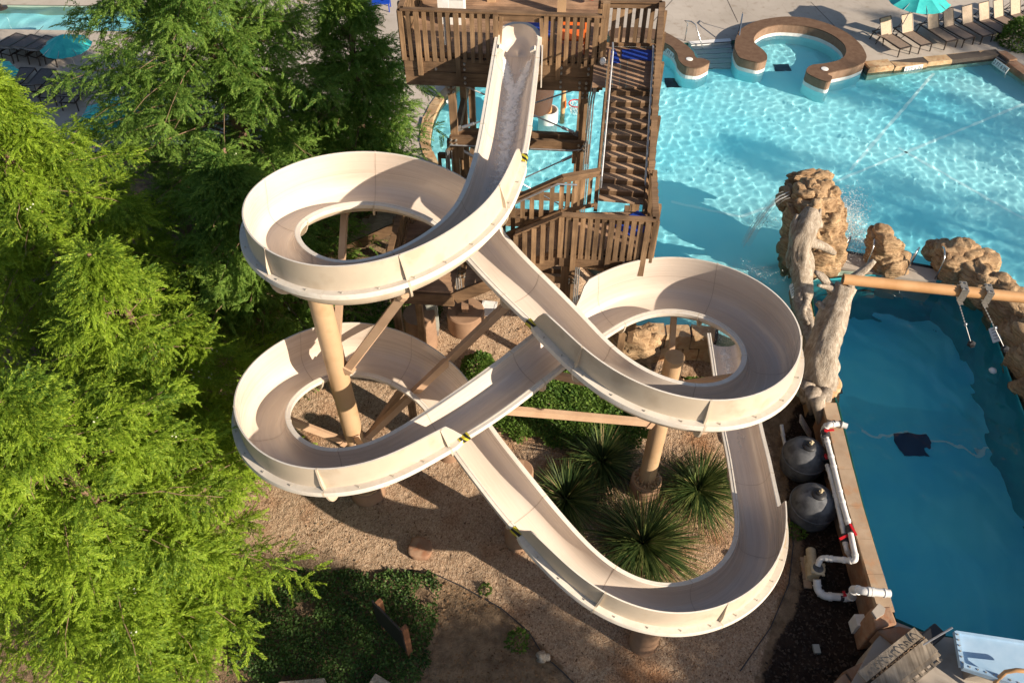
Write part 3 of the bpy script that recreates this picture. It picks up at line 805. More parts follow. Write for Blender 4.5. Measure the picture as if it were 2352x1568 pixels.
def near_plan(c, i0, i1):
    d = np.hypot(P_[i0:i1, 0] - c[0], P_[i0:i1, 1] - c[1]); return i0 + int(np.argmin(d))
def sidx(cp): return path_index(D_[cp])
def arm(c, cz, i, lat=0.0, r=.25, wd=.13):
    q = under(i, lat); d = q - np.array([c[0], c[1], q[2]]); d[2] = 0; d /= np.linalg.norm(d)
    return (np.array([c[0] + d[0] * r, c[1] + d[1] * r, cz]), q, wd)
L1a, L1b, L1c = sidx(9), sidx(13), sidx(20)
L3b, L3c = sidx(61), sidx(67)
column('slide_column', 'thick tan steel column inside the lower left slide loop, with angled braces', c1, P_[sidx(14)][2] - .55, .25, .5, .5,
       [arm(c1, 5.6, L1a, 0, .25, .15), arm(c1, 5.3, sidx(24), 0, .25, .15), arm(c1, 5.9, sidx(19), 0, .25, .15), arm(c1, 2.6, sidx(26), .0, .25, .15),
        arm(c1, 2.3, L3b), arm(c1, 2.6, L3c), arm(c1, 3.0, sidx(57)), arm(c1, 2.4, sidx(70)), arm(c1, 2.7, sidx(64))])
column('slide_column', 'tan steel column with flat cap and bolted foot rising through the right loop', c2, 5.9, .235, .44, .55,
       [arm(c2, 5.2, sidx(30)), arm(c2, 4.8, sidx(34)), arm(c2, 5.0, sidx(39)), arm(c2, 5.4, sidx(44)), arm(c2, 4.4, sidx(49)), arm(c2, 3.4, sidx(52), 0, .25, .14)])
# short piers under the low loop
for lab, (u, v), cp in [('squat brown pier under the front of the lowest slide bend', (1477, 1475), 84), ('brown pier beside the lower straight run of the slide', (1190, 1240), 75), ('round pier under the slide where the lower runs cross', (1032, 1040), 74)]:
    p = at(u, v, 0)
    i = near_plan(p, sidx(72), len(S_)) if cp > 70 else near_plan(p, sidx(57), sidx(70))
    t = thing('slide_pier', lab, 'pier', (p[0], p[1], 0), 'short round piers under the slide')
    b = MB(); zt = P_[i][2] - DP - .2; b.lathe((p[0], p[1], 0), [(.36, -.05), (.36, zt - .25), (.33, zt - .22), (0, zt - .22)], 24); b.build('shaft', MT['pier'], t, smooth=AUTO)
    b = MB(); b.box((p[0], p[1], zt - .12), (.25, .25, .28)); b.build('saddle', MT['steel_arm'], t)

# ------------------------------------------------------------------ tower
ZP = 9.78; ZL = 7.80
TL = at(937, 192, 8.95); TR = at(1374, 210, 8.95)
e1 = np.array([TR[0] - TL[0], TR[1] - TL[1], 0]); TWD = np.linalg.norm(e1); e1 /= TWD; e2 = np.array([-e1[1], e1[0], 0]); e3 = np.array([0, 0, 1.])
AX = (e1, e2, e3)
tower = thing('slide_tower', 'tall weathered timber tower with slatted railings and stairs at the head of the slide', 'tower', (TL[0], TL[1], 0))
def tp(a, b, z): return np.array([TL[0], TL[1], 0]) + e1 * a + e2 * b + np.array([0, 0, z])
WD3 = [MT['wood_z'], MT['wood_x'], MT['bolt'], MT['wood_y']]
def bolts(mb, pts, dirv, m=2, ln=.05, r=.035):
    for p in pts: mb.cyl(p, np.array(p) + dirv * ln, r, r * .9, 8, m)
DEP = 4.6
# deck
b = MB()
for k in range(int(DEP / .15)):
    y = .08 + k * .15; b.box(tp(TWD / 2, y, ZP - .02), (TWD - .02, .142, .04), AX)
b.build('deck', MT['deckb'], tower)
# rim joists, doubled, with bolts
def joist(name, p, q, h, mat_i, bl=()):
    b = MB(); b.beam(p, q, .14, h, m=mat_i); bolts(b, bl, -e2); b.build(name, WD3, tower)
joist('beam', tp(-.02, .0, 9.55), tp(TWD + .02, .0, 9.55), .36, 1, [tp(a, -.07, 9.55 + dz) for a in (1.55, 4.05, 4.75) for dz in (.07, -.08)] + [tp(.35, -.07, 9.45), tp(.8, -.07, 9.45)])
joist('beam', tp(-.02, -.005, 9.16), tp(TWD + .02, -.005, 9.16), .39, 1, [tp(a, -.075, 9.16 + dz) for a in (1.55, 4.05) for dz in (.07, -.08)] + [tp(TWD - .5 + k * .17, -.075, 9.22) for k in range(2)] + [tp(TWD - .5 + k * .17, -.075, 9.08) for k in range(2)])
joist('beam', tp(0, .07, 9.40), tp(0, DEP, 9.45), .5, 3); joist('beam', tp(TWD, .07, 9.40), tp(TWD, DEP, 9.45), .5, 3); joist('beam', tp(0, DEP, 9.40), tp(TWD, DEP, 9.45), .5, 1)
for k in range(1, 7): joist('beam', tp(TWD * k / 7, .1, 9.46), tp(TWD * k / 7, DEP - .1, 9.46), .24, 3)
def post(a, b_, z0, z1, s=.2, bl=()):
    b = MB(); b.box((tp(a, b_, (z0 + z1) / 2)), (s, s, z1 - z0), AX, 0); bolts(b, bl, -e2); b.build('post', WD3, tower)
PX = (1.15, TWD - .34)
for a in PX:
    post(a, .12, .4, 9.33, .2, [tp(a + dx, .02, 8.75 + dz) for dx in (-.06, .06) for dz in (0, .14)])
    post(a, DEP - .5, -.1, 9.33, .2); post(a, 2.2, -.1, 9.33, .18)
    # lower doubled post jackets
    b = MB(); b.box(tp(a - .17, .12, 6.9), (.12, .18, .55), AX, 0); b.box(tp(a + .17, .12, 6.9), (.12, .18, .55), AX, 0); b.build('post_block', WD3, tower)
    for zc in (7.15, 4.4): joist('beam', tp(a, .2, zc), tp(a, DEP - .4, zc), .28, 3)
ZM = 7.28
for zc, off in ((ZM, -.06), (4.5, -.06), (2.2, -.06)):
    joist('beam', tp(PX[0] - .12, off, zc), tp(PX[1] + .16, off, zc), .30, 1, [tp(a + dx, off - .07, zc + dz) for a in PX for dx in (-.07, .07) for dz in (.07, -.07)])
    joist('beam', tp(PX[0] - .12, off + .36, zc), tp(PX[1] + .16, off + .36, zc), .30, 1)
    joist('beam', tp(PX[0] - .12, DEP - .4, zc), tp(PX[1] + .16, DEP - .4, zc), .28, 1)
# steel tie rods with turnbuckles
for p, q in [(tp(PX[0], .15, ZM + .2), tp(PX[1], .15, 9.0)), (tp(PX[1], .15, ZM + .2), tp(PX[0], .15, 9.0)), (tp(PX[1], .2, 6.9), tp(PX[0], .2, 4.7)), (tp(PX[0], .2, 6.9), tp(PX[1], .2, 4.7)), (tp(PX[1], .3, ZM + .2), tp(PX[1], DEP - .6, 9.0)), (tp(PX[0], .3, 9.0), tp(PX[0], DEP - .6, ZM + .1)), (tp(PX[0], DEP - .5, ZM), tp(PX[1], DEP - .5, 9.0))]:
    b = MB(); b.cyl(p, q, .022, None, 6); d = (q - p) / np.linalg.norm(q - p); b.cyl(p + d * .25, p + d * .6, .045, None, 8); b.beam(p, p + d * .22, .02, .16); b.build('tie_rod', MT['galv'], tower)
# railings : rail cap plus pickets
def railing(p, q, top, bot, n=None, skip=(), out=None, cap=True, name='railing', lean=0.0, parent=None, posts=True, mat=None):
    """p,q at deck edge (z is the walking surface)"""
    p, q = np.array(p, float), np.array(q, float); L = np.linalg.norm((q - p)[:2]); d = (q - p) / np.linalg.norm(q - p)
    dh = np.array([q[0] - p[0], q[1] - p[1], 0]); dh /= np.linalg.norm(dh); nrm = np.array([-dh[1], dh[0], 0]) if out is None else np.array(out, float)
    b = MB(); up = np.array([0, 0, 1.])
    b.beam(p + up * (top - .02), q + up * (top - .02), .14, .045, m=1)
    b.beam(p + up * (top - .12) + nrm * .0, q + up * (top - .12), .045, .14, m=1)
    b.beam(p + up * .06, q + up * .06, .05, .09, m=1)
    n = n or max(2, int(L / .215))
    for k in range(n + 1):
        f = (k + .35 * (random.random() - .5) * .25) / n
        if any(s0 < f < s1 for s0, s1 in skip): continue
        c = p + (q - p) * f; big = posts and (k % 5 == 2)
        wz = .108 if not big else .125; th_ = .045 if not big else .1; lo = bot if not big else bot - .38
        o_ = nrm * (.045 + (th_ / 2))
        b.box(c + o_ + up * ((top - .05 + lo) / 2), (wz, th_, top - .05 - lo), (dh, nrm, up), 0)
    return b.build(name, [MT['wood_z'], MT['wood_x']], parent or tower)
RT = 1.22
slot = ((.505, .725),)
# front: pickets either side of the slide
railing(tp(0, 0, ZP), tp(2.38, 0, ZP), RT, -.12, 12, out=-e2); railing(tp(3.62, 0, ZP), tp(TWD - .02, 0, ZP), RT, -.10, 8, out=-e2)
b = MB(); b.beam(tp(2.384, 0, ZP + RT - .02), tp(3.616, 0, ZP + RT - .02), .138, .043); b.beam(tp(2.384, 0, ZP + RT - .14), tp(3.616, 0, ZP + RT - .14), .05, .19); b.build('header_rail', MT['wood_x'], tower)
b = MB(); b.beam(tp(2.42, -.07, ZP - .1), tp(2.52, -.07, ZP + RT - .1), .045, .098, up=e1); b.beam(tp(3.6, -.07, ZP - .1), tp(3.5, -.07, ZP + RT - .1), .045, .098, up=e1); b.build('railing', MT['wood_z'], tower)
railing(tp(0, 0, ZP), tp(0, DEP, ZP), RT, -.1, out=-e1); railing(tp(0, DEP, ZP), tp(TWD, DEP, ZP), RT, -.1, out=e2)
# tall corner post and roof posts
post(TWD + .02, .05, 9.0, 11.3, .17); 
for a, bb in ((.95, 3.2), (1.95, 3.2), (3.95, 2.6)):
    b = MB(); b.box(tp(a, bb, ZP + 1.3), (.24, .24, 2.6), AX); b.build('roof_post', MT['steel_tan'], tower)
# stairs from the platform down to the first landing
sl0, sr0 = at(1393, 199, ZP), at(1499, 201, ZP); sl1, sr1 = at(1368, 476, ZL), at(1481, 487, ZL)
print('STAIR', np.round(sl0, 2), np.round(sr0, 2), np.round(sl1, 2), np.round(sr1, 2))
NR = 11
stair = MB(); stair.beam(sl0 - e1 * .0 - e3 * .2, sl1 - e3 * .1, .09, .3, m=1); stair.beam(sr0 - e3 * .2, sr1 - e3 * .1, .09, .3, m=1)
stairs = stair.build('stair_flight', [MT['wood_z'], MT['wood_x']], tower)
for k in range(1, NR):
    f = k / NR; l_ = sl0 + (sl1 - sl0) * f; r_ = sr0 + (sr1 - sr0) * f
    tb = MB(); dh = (r_ - l_); dh[2] = 0; wv = np.linalg.norm(dh); dh /= wv; nb = np.array([-dh[1], dh[0], 0]); c = (l_ + r_) / 2
    run = np.linalg.norm((sl1 - sl0)[:2]) / NR
    tb.box(c + nb * (.0) - e3 * .02, (wv - .1, run + .045, .045), (dh, nb, e3)); tb.box(c + nb * (run / 2) + e3 * .07, (wv - .1, .02, .12), (dh, nb, e3), 1)
    tb.build('tread', [MT['tread'], MT['wood_x']], stairs)
# top landing beside the platform
bl, br = at(1398, 107, ZP), at(1506, 109, ZP)
def deck_quad(name, P4, th=.05, pitch=.15):
    P4 = [np.array(p, float) for p in P4]; b = MB(); L = np.linalg.norm(P4[3] - P4[0]); n = max(2, int(L / pitch))
    for k in range(n):
        f0, f1 = k / n, (k + .985) / n
        a, b_, c, d = P4[0] + (P4[3] - P4[0]) * f0, P4[1] + (P4[2] - P4[1]) * f0, P4[1] + (P4[2] - P4[1]) * f1, P4[0] + (P4[3] - P4[0]) * f1
        b.hexa([p - e3 * th for p in (a, b_, c, d)] + [a, b_, c, d])
    return b.build(name, MT['deckb'], tower)
deck_quad('landing', [sl0 - e1 * .35, bl - e1 * .35, br, sr0])
railing(bl - e1 * .3, br, RT, .05, 8, out=e2, posts=False)
railing(br, sr0, RT, -.1, out=e1); railing(sr0, sr1, RT + .02, -.15, 12, out=e1)
b = MB(); b.beam(sl0 + e3 * .95, sl1 + e3 * .95, .05, .07); b.build('railing', MT['wood_x'], tower)
joist('beam', bl - e1 * .3 - e3 * .2, br - e3 * .2, .3, 1); joist('beam', br - e3 * .2, sr0 - e3 * .2, .3, 3)
joist('beam', sl0 - e3 * .2, sr0 - e3 * .2, .28, 1)
for p in (br, sr0): 
    b = MB(); b.box((p[0], p[1], (ZP - .1) / 2), (.2, .2, ZP - .1), AX); b.build('post', MT['wood_z'], tower)
# galvanised handrails along the stair
def handrail(pts, name='handrail', r=.025, mat='galv', parent=None): 
    b = MB(); b.tube(pts, r, 8); return b.build(name, MT[mat], parent or tower)
hl0, hl1 = sl0 + e1 * .07 + e3 * .92, sl1 + e1 * .07 + e3 * .92
handrail([hl0 + e2 * .4 + e3 * .0, hl0, hl1, hl1 - e2 * .12 - e3 * .03, hl1 - e2 * .1 - e3 * .25]); hr0, hr1 = sr0 - e1 * .1 + e3 * .92, sr1 - e1 * .1 + e3 * .92
handrail([hr0 + e2 * .3, hr0, hr1, hr1 - e2 * .15])
# lower landing
RT = 1.10
fl_, fr_ = at(1291, 491, ZL + RT), at(1507, 503, ZL + RT); fl_[2] = fr_[2] = ZL
bk_l = at(1292, 404, ZL + RT); bk_l[2] = ZL
print('LAND', np.round(fl_, 2), np.round(fr_, 2), np.round(bk_l, 2))
back_r = sr1 + (fr_ - sr1) * 0
deck_quad('landing', [bk_l, fl_, fr_, np.array([fr_[0], sr1[1], ZL])], pitch=.16)
railing(fl_, fr_, RT, -.12, 13, out=-e2); railing(fr_, sr1 + e1 * .08, RT, -.15, 6, out=e1)
railing(bk_l, sl1 + e2 * .02, RT, .02, 5, out=e2, posts=False)
joist('beam', fl_ - e3 * .22, fr_ - e3 * .22, .36, 1, [fl_ + (fr_ - fl_) * f - e3 * (.22 + dz) - e2 * .07 for f in (.52, .72, .92) for dz in (-.07, .07)])
joist('beam', fr_ - e3 * .22, sr1 - e3 * .22, .36, 3); joist('beam', fl_ - e3 * .22, bk_l - e3 * .22, .36, 3); joist('beam', bk_l - e3 * .22, sr1 - e3 * .22, .36, 1)
zb_ = 5.25
for p, z0_ in ((fl_ + e1 * .15 + e2 * .05, zb_), (fr_ - e1 * .15 + e2 * .05, zb_), (sr1 - e1 * .1, .4)):
    b = MB(); b.box((p[0], p[1], (ZL - .1 + z0_) / 2), (.19, .19, ZL - .1 - z0_), AX); b.build('post', MT['wood_z'], tower)
# the front posts stand on timbers cantilevered from the tower frame
for p in (fl_ + e1 * .15, fr_ - e1 * .15):
    q0 = p + e2 * -.1; joist('beam', np.array([q0[0], q0[1], zb_ - .15]), np.array([q0[0], q0[1], zb_ - .15]) + e2 * 5.2, .30, 3)
    k0 = np.array([p[0], p[1], zb_]) + e2 * .3; b = MB(); b.beam(k0 - e3 * .3, k0 + e2 * 3.6 - e3 * 3.6, .14, .18, m=3); b.build('brace', WD3, tower)
# flight going down to the left, landing, flight back
def flight(pf, pb, d, nst, rise=.172, run=.285, rails=(True, True)):
    """from the edge pf (front) - pb (back) in plan direction d"""
    b = MB(); ef = pf + d * run * nst - e3 * rise * nst; eb = pb + d * run * nst - e3 * rise * nst
    b.beam(pf - e3 * .2, ef - e3 * .2, .08, .34, m=1); b.beam(pb - e3 * .2, eb - e3 * .2, .08, .34, m=1)
    st = b.build('stair_flight', [MT['wood_z'], MT['wood_x']], tower)
    for k in range(1, nst):
        c = (pf + pb) / 2 + d * run * (k - .5) - e3 * (rise * k + .02); wv = np.linalg.norm(pb - pf)
        tb = MB(); tb.box(c, (run + .03, wv - .05, .045), (d, np.cross(e3, d), e3)); tb.build('tread', MT['tread'], st)
    return ef, eb
ef, eb = flight(fl_ + e2 * .03, bk_l - e2 * .03, -e1, 9)
railing(fl_, fl_ + (ef - fl_) * .40, RT, -.1, 5, out=-e2, posts=False); railing(bk_l, eb, RT, .0, 11, out=e2, posts=False)
handrail([bk_l + e1 * .35 - e2 * .12 + e3 * .95, bk_l - e1 * .1 - e2 * .12 + e3 * .95, eb - e2 * .12 + e3 * .95])
zl2 = ef[2]; cf, cbk = ef - e1 * 1.5, eb - e1 * 1.5
eb2 = eb + e2 * 1.2; cbk2 = cbk + e2 * 1.2
deck_quad('landing', [ef, cf, cbk2, eb2], pitch=.16)
railing(cf, cbk2, RT, -.1, 12, out=-e1)
for p in (cf, cbk2):
    b = MB(); b.box((p[0], p[1], (zl2 - .1) / 2), (.19, .19, zl2 - .1), AX); b.build('post', MT['wood_z'], tower)
joist('beam', ef - e3 * .25, cf - e3 * .25, .36, 1); joist('beam', eb2 - e3 * .25, cbk2 - e3 * .25, .36, 1)
m0, m1 = cbk2 + e1 * .05, eb2
n0, n1 = flight(m0, m1, e2, 13); railing(m0, n0, RT, -.15, 17, out=-e1); railing(m1, n1, RT, -.15, 17, out=e1)
o0, o1 = n0 + e2 * 1.2, n1 + e2 * 1.2
deck_quad('landing', [n0, o0, o1, n1], pitch=.16); railing(o0, o1, RT, -.1, 6, out=e2)
for p in (n0, o0, o1, n1):
    b = MB(); b.box((p[0], p[1], (n0[2] - .1) / 2), (.19, .19, n0[2] - .1), AX); b.build('post', MT['wood_z'], tower)
flight(o0, n0, -e1, max(3, int((n0[2] - 1.2) / .172)))
# electrical conduit runs on the tower
fpx = PX[1] + .22
cd = [tp(TWD + .02, -.1, 9.75), tp(TWD - .02, -.12, 9.3), tp(TWD - .16, -.12, 8.85), tp(TWD - .2, -.14, 8.0), tp(TWD - .22, -.17, 7.5), tp(TWD - .34, -.17, 7.24), tp(TWD - .6, -.17, 7.2), tp(PX[0] + .3, -.17, 7.2), tp(PX[0] - .1, -.17, 7.2), tp(PX[0] - .22, -.1, 7.0), tp(PX[0] - .22, .1, 6.4), tp(PX[0] - .22, .1, .2)]
b = MB(); b.tube(cd, .021, 7); b.build('conduit', MT['galv'], tower)
for k in range(3):
    x = TWD - .1 - k * .06; b = MB(); b.tube([tp(x + .1, -.1, 9.7), tp(x, -.13, 8.8), tp(x, -.13, .3)], .02, 7); b.build('conduit', MT['galv'], tower)
for k in range(3):
    x = PX[0] - .1 - k * .08; b = MB(); b.tube([tp(x, .0, 6.9), tp(x, .0, 3.0), tp(x + .1, -.2, .2)], .022, 7); b.build('conduit', MT['galv'], tower)
b = MB(); lp = tp(TWD + .04, -.14, ZP + .1); b.lathe(lp, [(0, .09), (.05, .08), (.075, .03), (.075, -.05), (.05, -.09), (0, -.1)], 14); b.build('flood_lamp', MT['white'], tower, True)
# ------------------------------------------------------------------ vegetation
def spray_template(nl=14, L=.44, leaf=.092, wd=.0135, seed=0):
    """a feathery cypress twig along +X that droops at the tip"""
    r = np.random.default_rng(seed); V = []; F = []
    for k in range(nl):
        f = (k + .6) / nl; x = L * f; z = -.16 * f * f
        for sd in (-1, 1):
            ln = leaf * (1 - .45 * f) * r.uniform(.8, 1.2); a = R(38) + r.normal(0, .16); dz = r.normal(-.25, .3)
            d = np.array([math.cos(a), sd * math.sin(a), dz]); d /= np.linalg.norm(d)
            sdv = np.array([-d[1], d[0], r.normal(0, .4)]); sdv /= np.linalg.norm(sdv)
            p = np.array([x, 0, z]); m = p + d * ln * .45; base = len(V)
            V += [p, m + sdv * wd, p + d * ln + np.array([0, 0, -.02]), m - sdv * wd]; F.append((base, base + 1, base + 2, base + 3))
    return np.array(V), np.array(F)
SPR = [spray_template(seed=i) for i in range(5)]
def scatter(templ, pos, dirs, scl, rng):
    """place templates with +X along dirs (numpy, one merged array)"""
    Vs, Fs, off = [], [], 0; n = len(pos); which = rng.integers(0, len(templ), n)
    for ti, (tv, tf) in enumerate(templ):
        k = np.where(which == ti)[0]
        if not len(k): continue
        x = dirs[k] / (np.linalg.norm(dirs[k], axis=1)[:, None] + 1e-9)
        ref = np.tile(np.array([0, 0, 1.]), (len(k), 1)) + rng.normal(0, .45, (len(k), 3))
        y = np.cross(ref, x); y /= np.linalg.norm(y, axis=1)[:, None] + 1e-9; z = np.cross(x, y)
        M = np.stack([x, y, z], -1) * scl[k][:, None, None]
        W = np.einsum('nij,vj->nvi', M, tv) + pos[k][:, None, :]
        Vs.append(W.reshape(-1, 3)); Fs.append((tf[None] + (np.arange(len(k)) * len(tv))[:, None, None]).reshape(-1, tf.shape[1]) + off); off += W.shape[0] * W.shape[1]
    return np.concatenate(Vs), np.concatenate(Fs)
def cypress(name, label, x, y, h, r, mat, seed, group='feathery cypress trees around the pools', limbs=78, z0=.12, tw=15, ns=8, sc=1.0, gap=None, power=1.15, lean=(0, 0), zb=0.0, tip=.02, cones=30):
    rng = np.random.default_rng(seed); t = thing(name, label, 'tree', (x, y, zb), group)
    tb = MB(); px, py = x, y; pts = []
    for k in range(9):
        f = k / 8; pts.append((x + lean[0] * f + .12 * math.sin(f * 5 + seed), y + lean[1] * f + .12 * math.cos(f * 4 + seed), zb + h * f))
    tb.tube(pts, [.26 * (1 - .9 * k / 8) * h / 10 + .02 for k in range(9)], 9)
    lb = MB(); P, D, Sx = [], [], []
    for i in range(limbs):
        f = z0 + (1 - z0) * (i + rng.random() * .8) / limbs; az = i * 2.39996 + rng.normal(0, .25)
        g = (f - z0) / (1 - z0); env = max(tip, (1 - g ** power)) * min(1, .55 + g * 3)
        L = r * env * rng.uniform(.58, 1.14)
        o = np.array([x + lean[0] * f, y + lean[1] * f, zb + h * f]); out = np.array([math.cos(az), math.sin(az), 0])
        rise = rng.uniform(.10, .38) + .25 * g; m = 7; lp = []
        for k in range(m + 1):
            q = k / m; lp.append(o + out * L * q + np.array([0, 0, L * (rise * q - .30 * q * q)]) + rng.normal(0, .03, 3) * q)
        lp = np.array(lp)
        if L > .5: lb.tube(lp, [max(.005, .022 * (L / r) * (1 - q / m) + .006) for q in range(m + 1)], 5)
        nt_ = max(4, int(tw * (.35 + .65 * L / r)))
        for j in range(nt_):
            q = .22 + .80 * (j + rng.random()) / nt_; q = min(q, 1.0); b0 = lp[min(int(q * m), m - 1)]; b1 = lp[min(int(q * m) + 1, m)]; c = b0 + (b1 - b0) * (q * m - int(q * m) if q < 1 else 1)
            sd = 1 if j % 2 else -1; ta = az + sd * (R(58) + rng.normal(0, .25)) * (1 if q < .93 else .3)
            td = np.array([math.cos(ta), math.sin(ta), rng.normal(.12, .22)]); TLn = (.30 + .42 * (1 - abs(q - .5))) * (.5 + .5 * L / r) * sc * rng.uniform(.7, 1.25)
            for k in range(ns):
                u = (k + rng.random()) / ns; pp = c + td * TLn * u + np.array([0, 0, -.16 * u * u]) + rng.normal(0, .05, 3)
                a2 = ta + (1 if k % 2 else -1) * R(40) * (1 - u * .6) + rng.normal(0, .35)
                P.append(pp); D.append((math.cos(a2), math.sin(a2), rng.normal(.02, .38) + .25 * (g > .9))); Sx.append(rng.uniform(.8, 1.3) * sc)
    P, D, Sx = np.array(P), np.array(D), np.array(Sx)
    if gap is not None:
        k = np.array([mnoise.noise((p[0] * .75 + seed, p[1] * .75, p[2] * .95)) + .45 * mnoise.noise((p[0] * 2.1, p[1] * 2.1 + seed, p[2] * 2.1)) for p in P]) > gap; P, D, Sx = P[k], D[k], Sx[k]
    V, F = scatter(SPR, P, D, Sx, rng)
    tb.build('trunk', MT['bark'], t, True); 
    if lb.V: lb.build('limbs', MT['twig'], t, True)
    fast_mesh('crown', V, F, mat, t)
    if cones:
        cb = MB(); idx = rng.choice(len(P), cones)
        for k in idx:
            for q in range(3): cb.lathe(P[k] + rng.normal(0, .06, 3) + np.array([0, 0, .05]), [(0, .028), (.024, .014), (.024, -.014), (0, -.028)], 6)
        o = cb.build('cones', MT['cone'], t, True); o['kind'] = 'stuff'
    return t
cypress('cypress_tree', 'bright yellow green cypress filling the lower left, its boughs reaching over the gravel', -9.3, 9.0, 8.6, 4.35, MT['leaf_a'], 11, limbs=130, tw=20, power=1.7, gap=-.32, ns=10, sc=.9)
cypress('cypress_tree', 'bright green cypress just left of the lower left slide loop', -9.3, 13.2, 8.4, 3.0, MT['leaf_a'], 17, limbs=100, tw=17, power=1.6, gap=-.3, ns=9, sc=.9)
p = gat(520, 1500); cypress('cypress_tree', 'small green cypress at the bottom left beside the dark ground cover', p[0] - 1.5, p[1] + .3, 4.4, 2.0, MT['leaf_a'], 18, limbs=70, tw=13, power=1.6, gap=-.3, ns=8, sc=.85)
cypress('cypress_tree', 'bright green cypress at the left edge in front of the dark loungers', -13.2, 17.6, 10.4, 4.9, MT['leaf_a'], 12, limbs=130, tw=20, power=1.5, gap=-.32, ns=10, sc=.9)
cypress('cypress_tree', 'tall dark green cypress between the dark loungers and the slide tower', -9.6, 24.2, 13.0, 5.6, MT['leaf_b'], 13, limbs=180, tw=21, sc=1.0, power=2.4, ns=11, gap=-.16)
cypress('cypress_tree', 'low dark cypress in the shade behind the upper slide loop', -7.8, 18.2, 7.6, 3.5, MT['leaf_b'], 14, limbs=110, power=1.8, gap=-.16, ns=9)
cypress('cypress_tree', 'deep green cypress leaning beside the gravel strip of the wading pool', -5.2, 24.4, 9.4, 2.9, MT['leaf_b'], 15, limbs=100, power=1.8, gap=-.2, ns=9)
# sotol plants
MT['dead'] = leafmat('dead_blade', (.20, .13, .06), (.34, .24, .12), (.40, .30, .16), .2)
def sotol(label, x, y, rad, n, seed, z=.25):
    rng = np.random.default_rng(seed); t = thing('sotol_plant', label, 'plant', (x, y, 0), 'spiky sotol plants inside the low loop')
    V = []; F = []; MI = []; m = 6
    for i in range(n):
        az = rng.uniform(0, 6.283); el = R(86) * (1 - rng.random() ** .8) - R(14) ; L = rad * rng.uniform(.6, 1.15); w0 = rng.uniform(.011, .02)
        d = np.array([math.cos(az) * math.cos(el), math.sin(az) * math.cos(el), math.sin(el)]); sdv = np.array([-math.sin(az), math.cos(az), 0]); base = len(V)
        brk = rng.random() < .12; dr = rng.uniform(.12, .42) * (1.2 - math.sin(el) * .5)
        for k in range(m):
            f = k / (m - 1); p = np.array([x, y, z]) + d * (.05 + L * f) + np.array([0, 0, -dr * L * f * f]); p[2] = max(p[2], .05)
            wd = w0 * (1 - f) ** .6 + .0015
            kk = np.array([0, 0, 0.]) if not brk or k < 4 else sdv * .10 * (k - 3) - np.array([0, 0, .07 * (k - 3)]); p = p + kk; V += [p - sdv * wd, p + sdv * wd]
        F += [(base + 2 * k, base + 2 * k + 1, base + 2 * k + 3, base + 2 * k + 2) for k in range(m - 1)]; MI += [1 if (el < R(2) or rng.random() < .03) else 0] * (m - 1)
    fast_mesh('leaves', V, F, [MT['leaf_y'], MT['dead']], t, MI)
    b = MB(); b.lathe((x, y, 0), [(.13, 0), (.16, .18), (.08, .3), (0, .32)], 10); b.build('stem', MT['bark'], t, True)
for lab, (u, v), rad, n, sd in [('spiky sotol behind the others, nearest the clipped ground cover', (1380, 1062), 1.4, 760, 1), ('light tipped spiky sotol beside the lower straight run of the slide', (1300, 1150), 1.4, 760, 2),
                               ('dark spiky sotol right of the column with the bolted foot', (1602, 1128), 1.5, 820, 3), ('largest spiky sotol, in the middle of the lowest slide bend', (1475, 1250), 1.8, 1100, 4)]:
    p = gat(u, v, .2); sotol(lab, p[0], p[1], rad, n, sd)
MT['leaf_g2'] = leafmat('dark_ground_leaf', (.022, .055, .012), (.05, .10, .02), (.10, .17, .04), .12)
# ground cover : mats of small leaves
def nz(x, y, f, s=0): return np.array([mnoise.noise((a * f, b * f, s)) for a, b in zip(x, y)])
def leaf_mat(name, label, poly, n, hfun, mat, size=.055, seed=0, group=None, bare=-9):
    rng = np.random.default_rng(seed); P = np.array(poly); x = rng.uniform(P[:, 0].min(), P[:, 0].max(), n); y = rng.uniform(P[:, 1].min(), P[:, 1].max(), n)
    k = inside(poly, x + .22 * nz(x, y, 2.2, seed) + .1 * nz(x, y, 6, seed), y + .22 * nz(x, y, 2.2, seed + 40)) & (nz(x, y, 1.1, seed + 7) > bare); x, y = x[k], y[k]; z = gz(x, y) + hfun(x, y) * rng.uniform(.45, 1.0, len(x)) ** .5
    pos = np.stack([x, y, z], -1); a = rng.uniform(0, 6.283, len(x)); d = np.stack([np.cos(a), np.sin(a), rng.normal(.3, .45, len(x))], -1)
    tv = np.array([(0, 0, 0), (.5, .32, .05), (1, 0, 0), (.5, -.32, .05)]); tf = np.array([(0, 1, 2, 3)])
    V, F = scatter([(tv, tf)], pos, d, rng.uniform(.55, 1.7, len(x)) * size, rng)
    o = fast_mesh(name, V, F, mat); tag(o, label, 'ground cover', group, 'stuff'); return o
def nz(x, y, f, s=0): return np.array([mnoise.noise((a * f, b * f, s)) for a, b in zip(x, y)])
def edge_h(poly, h, soft):
    Pp = np.array(poly)
    def f(x, y):
        d = np.full(len(x), 9.0)
        for i in range(len(Pp)):
            a, b = Pp[i], Pp[(i + 1) % len(Pp)]; ab = b - a; tt = np.clip(((x - a[0]) * ab[0] + (y - a[1]) * ab[1]) / (ab @ ab), 0, 1)
            d = np.minimum(d, np.hypot(x - a[0] - ab[0] * tt, y - a[1] - ab[1] * tt))
        return .04 + h * np.clip(d / soft, 0, 1) ** .6 * (1 + .35 * nz(x, y, 1.3))
    return f
GC1 = gpx([(1150, 905), (1130, 985), (1200, 1020), (1330, 1035), (1470, 1030), (1510, 985), (1480, 905), (1330, 840), (1230, 860)])
leaf_mat('ground_cover', 'clipped bright green ground cover under the crossing of the slide runs', GC1, 30000, edge_h(GC1, .55, .5), MT['leaf_g'], .075, 1)
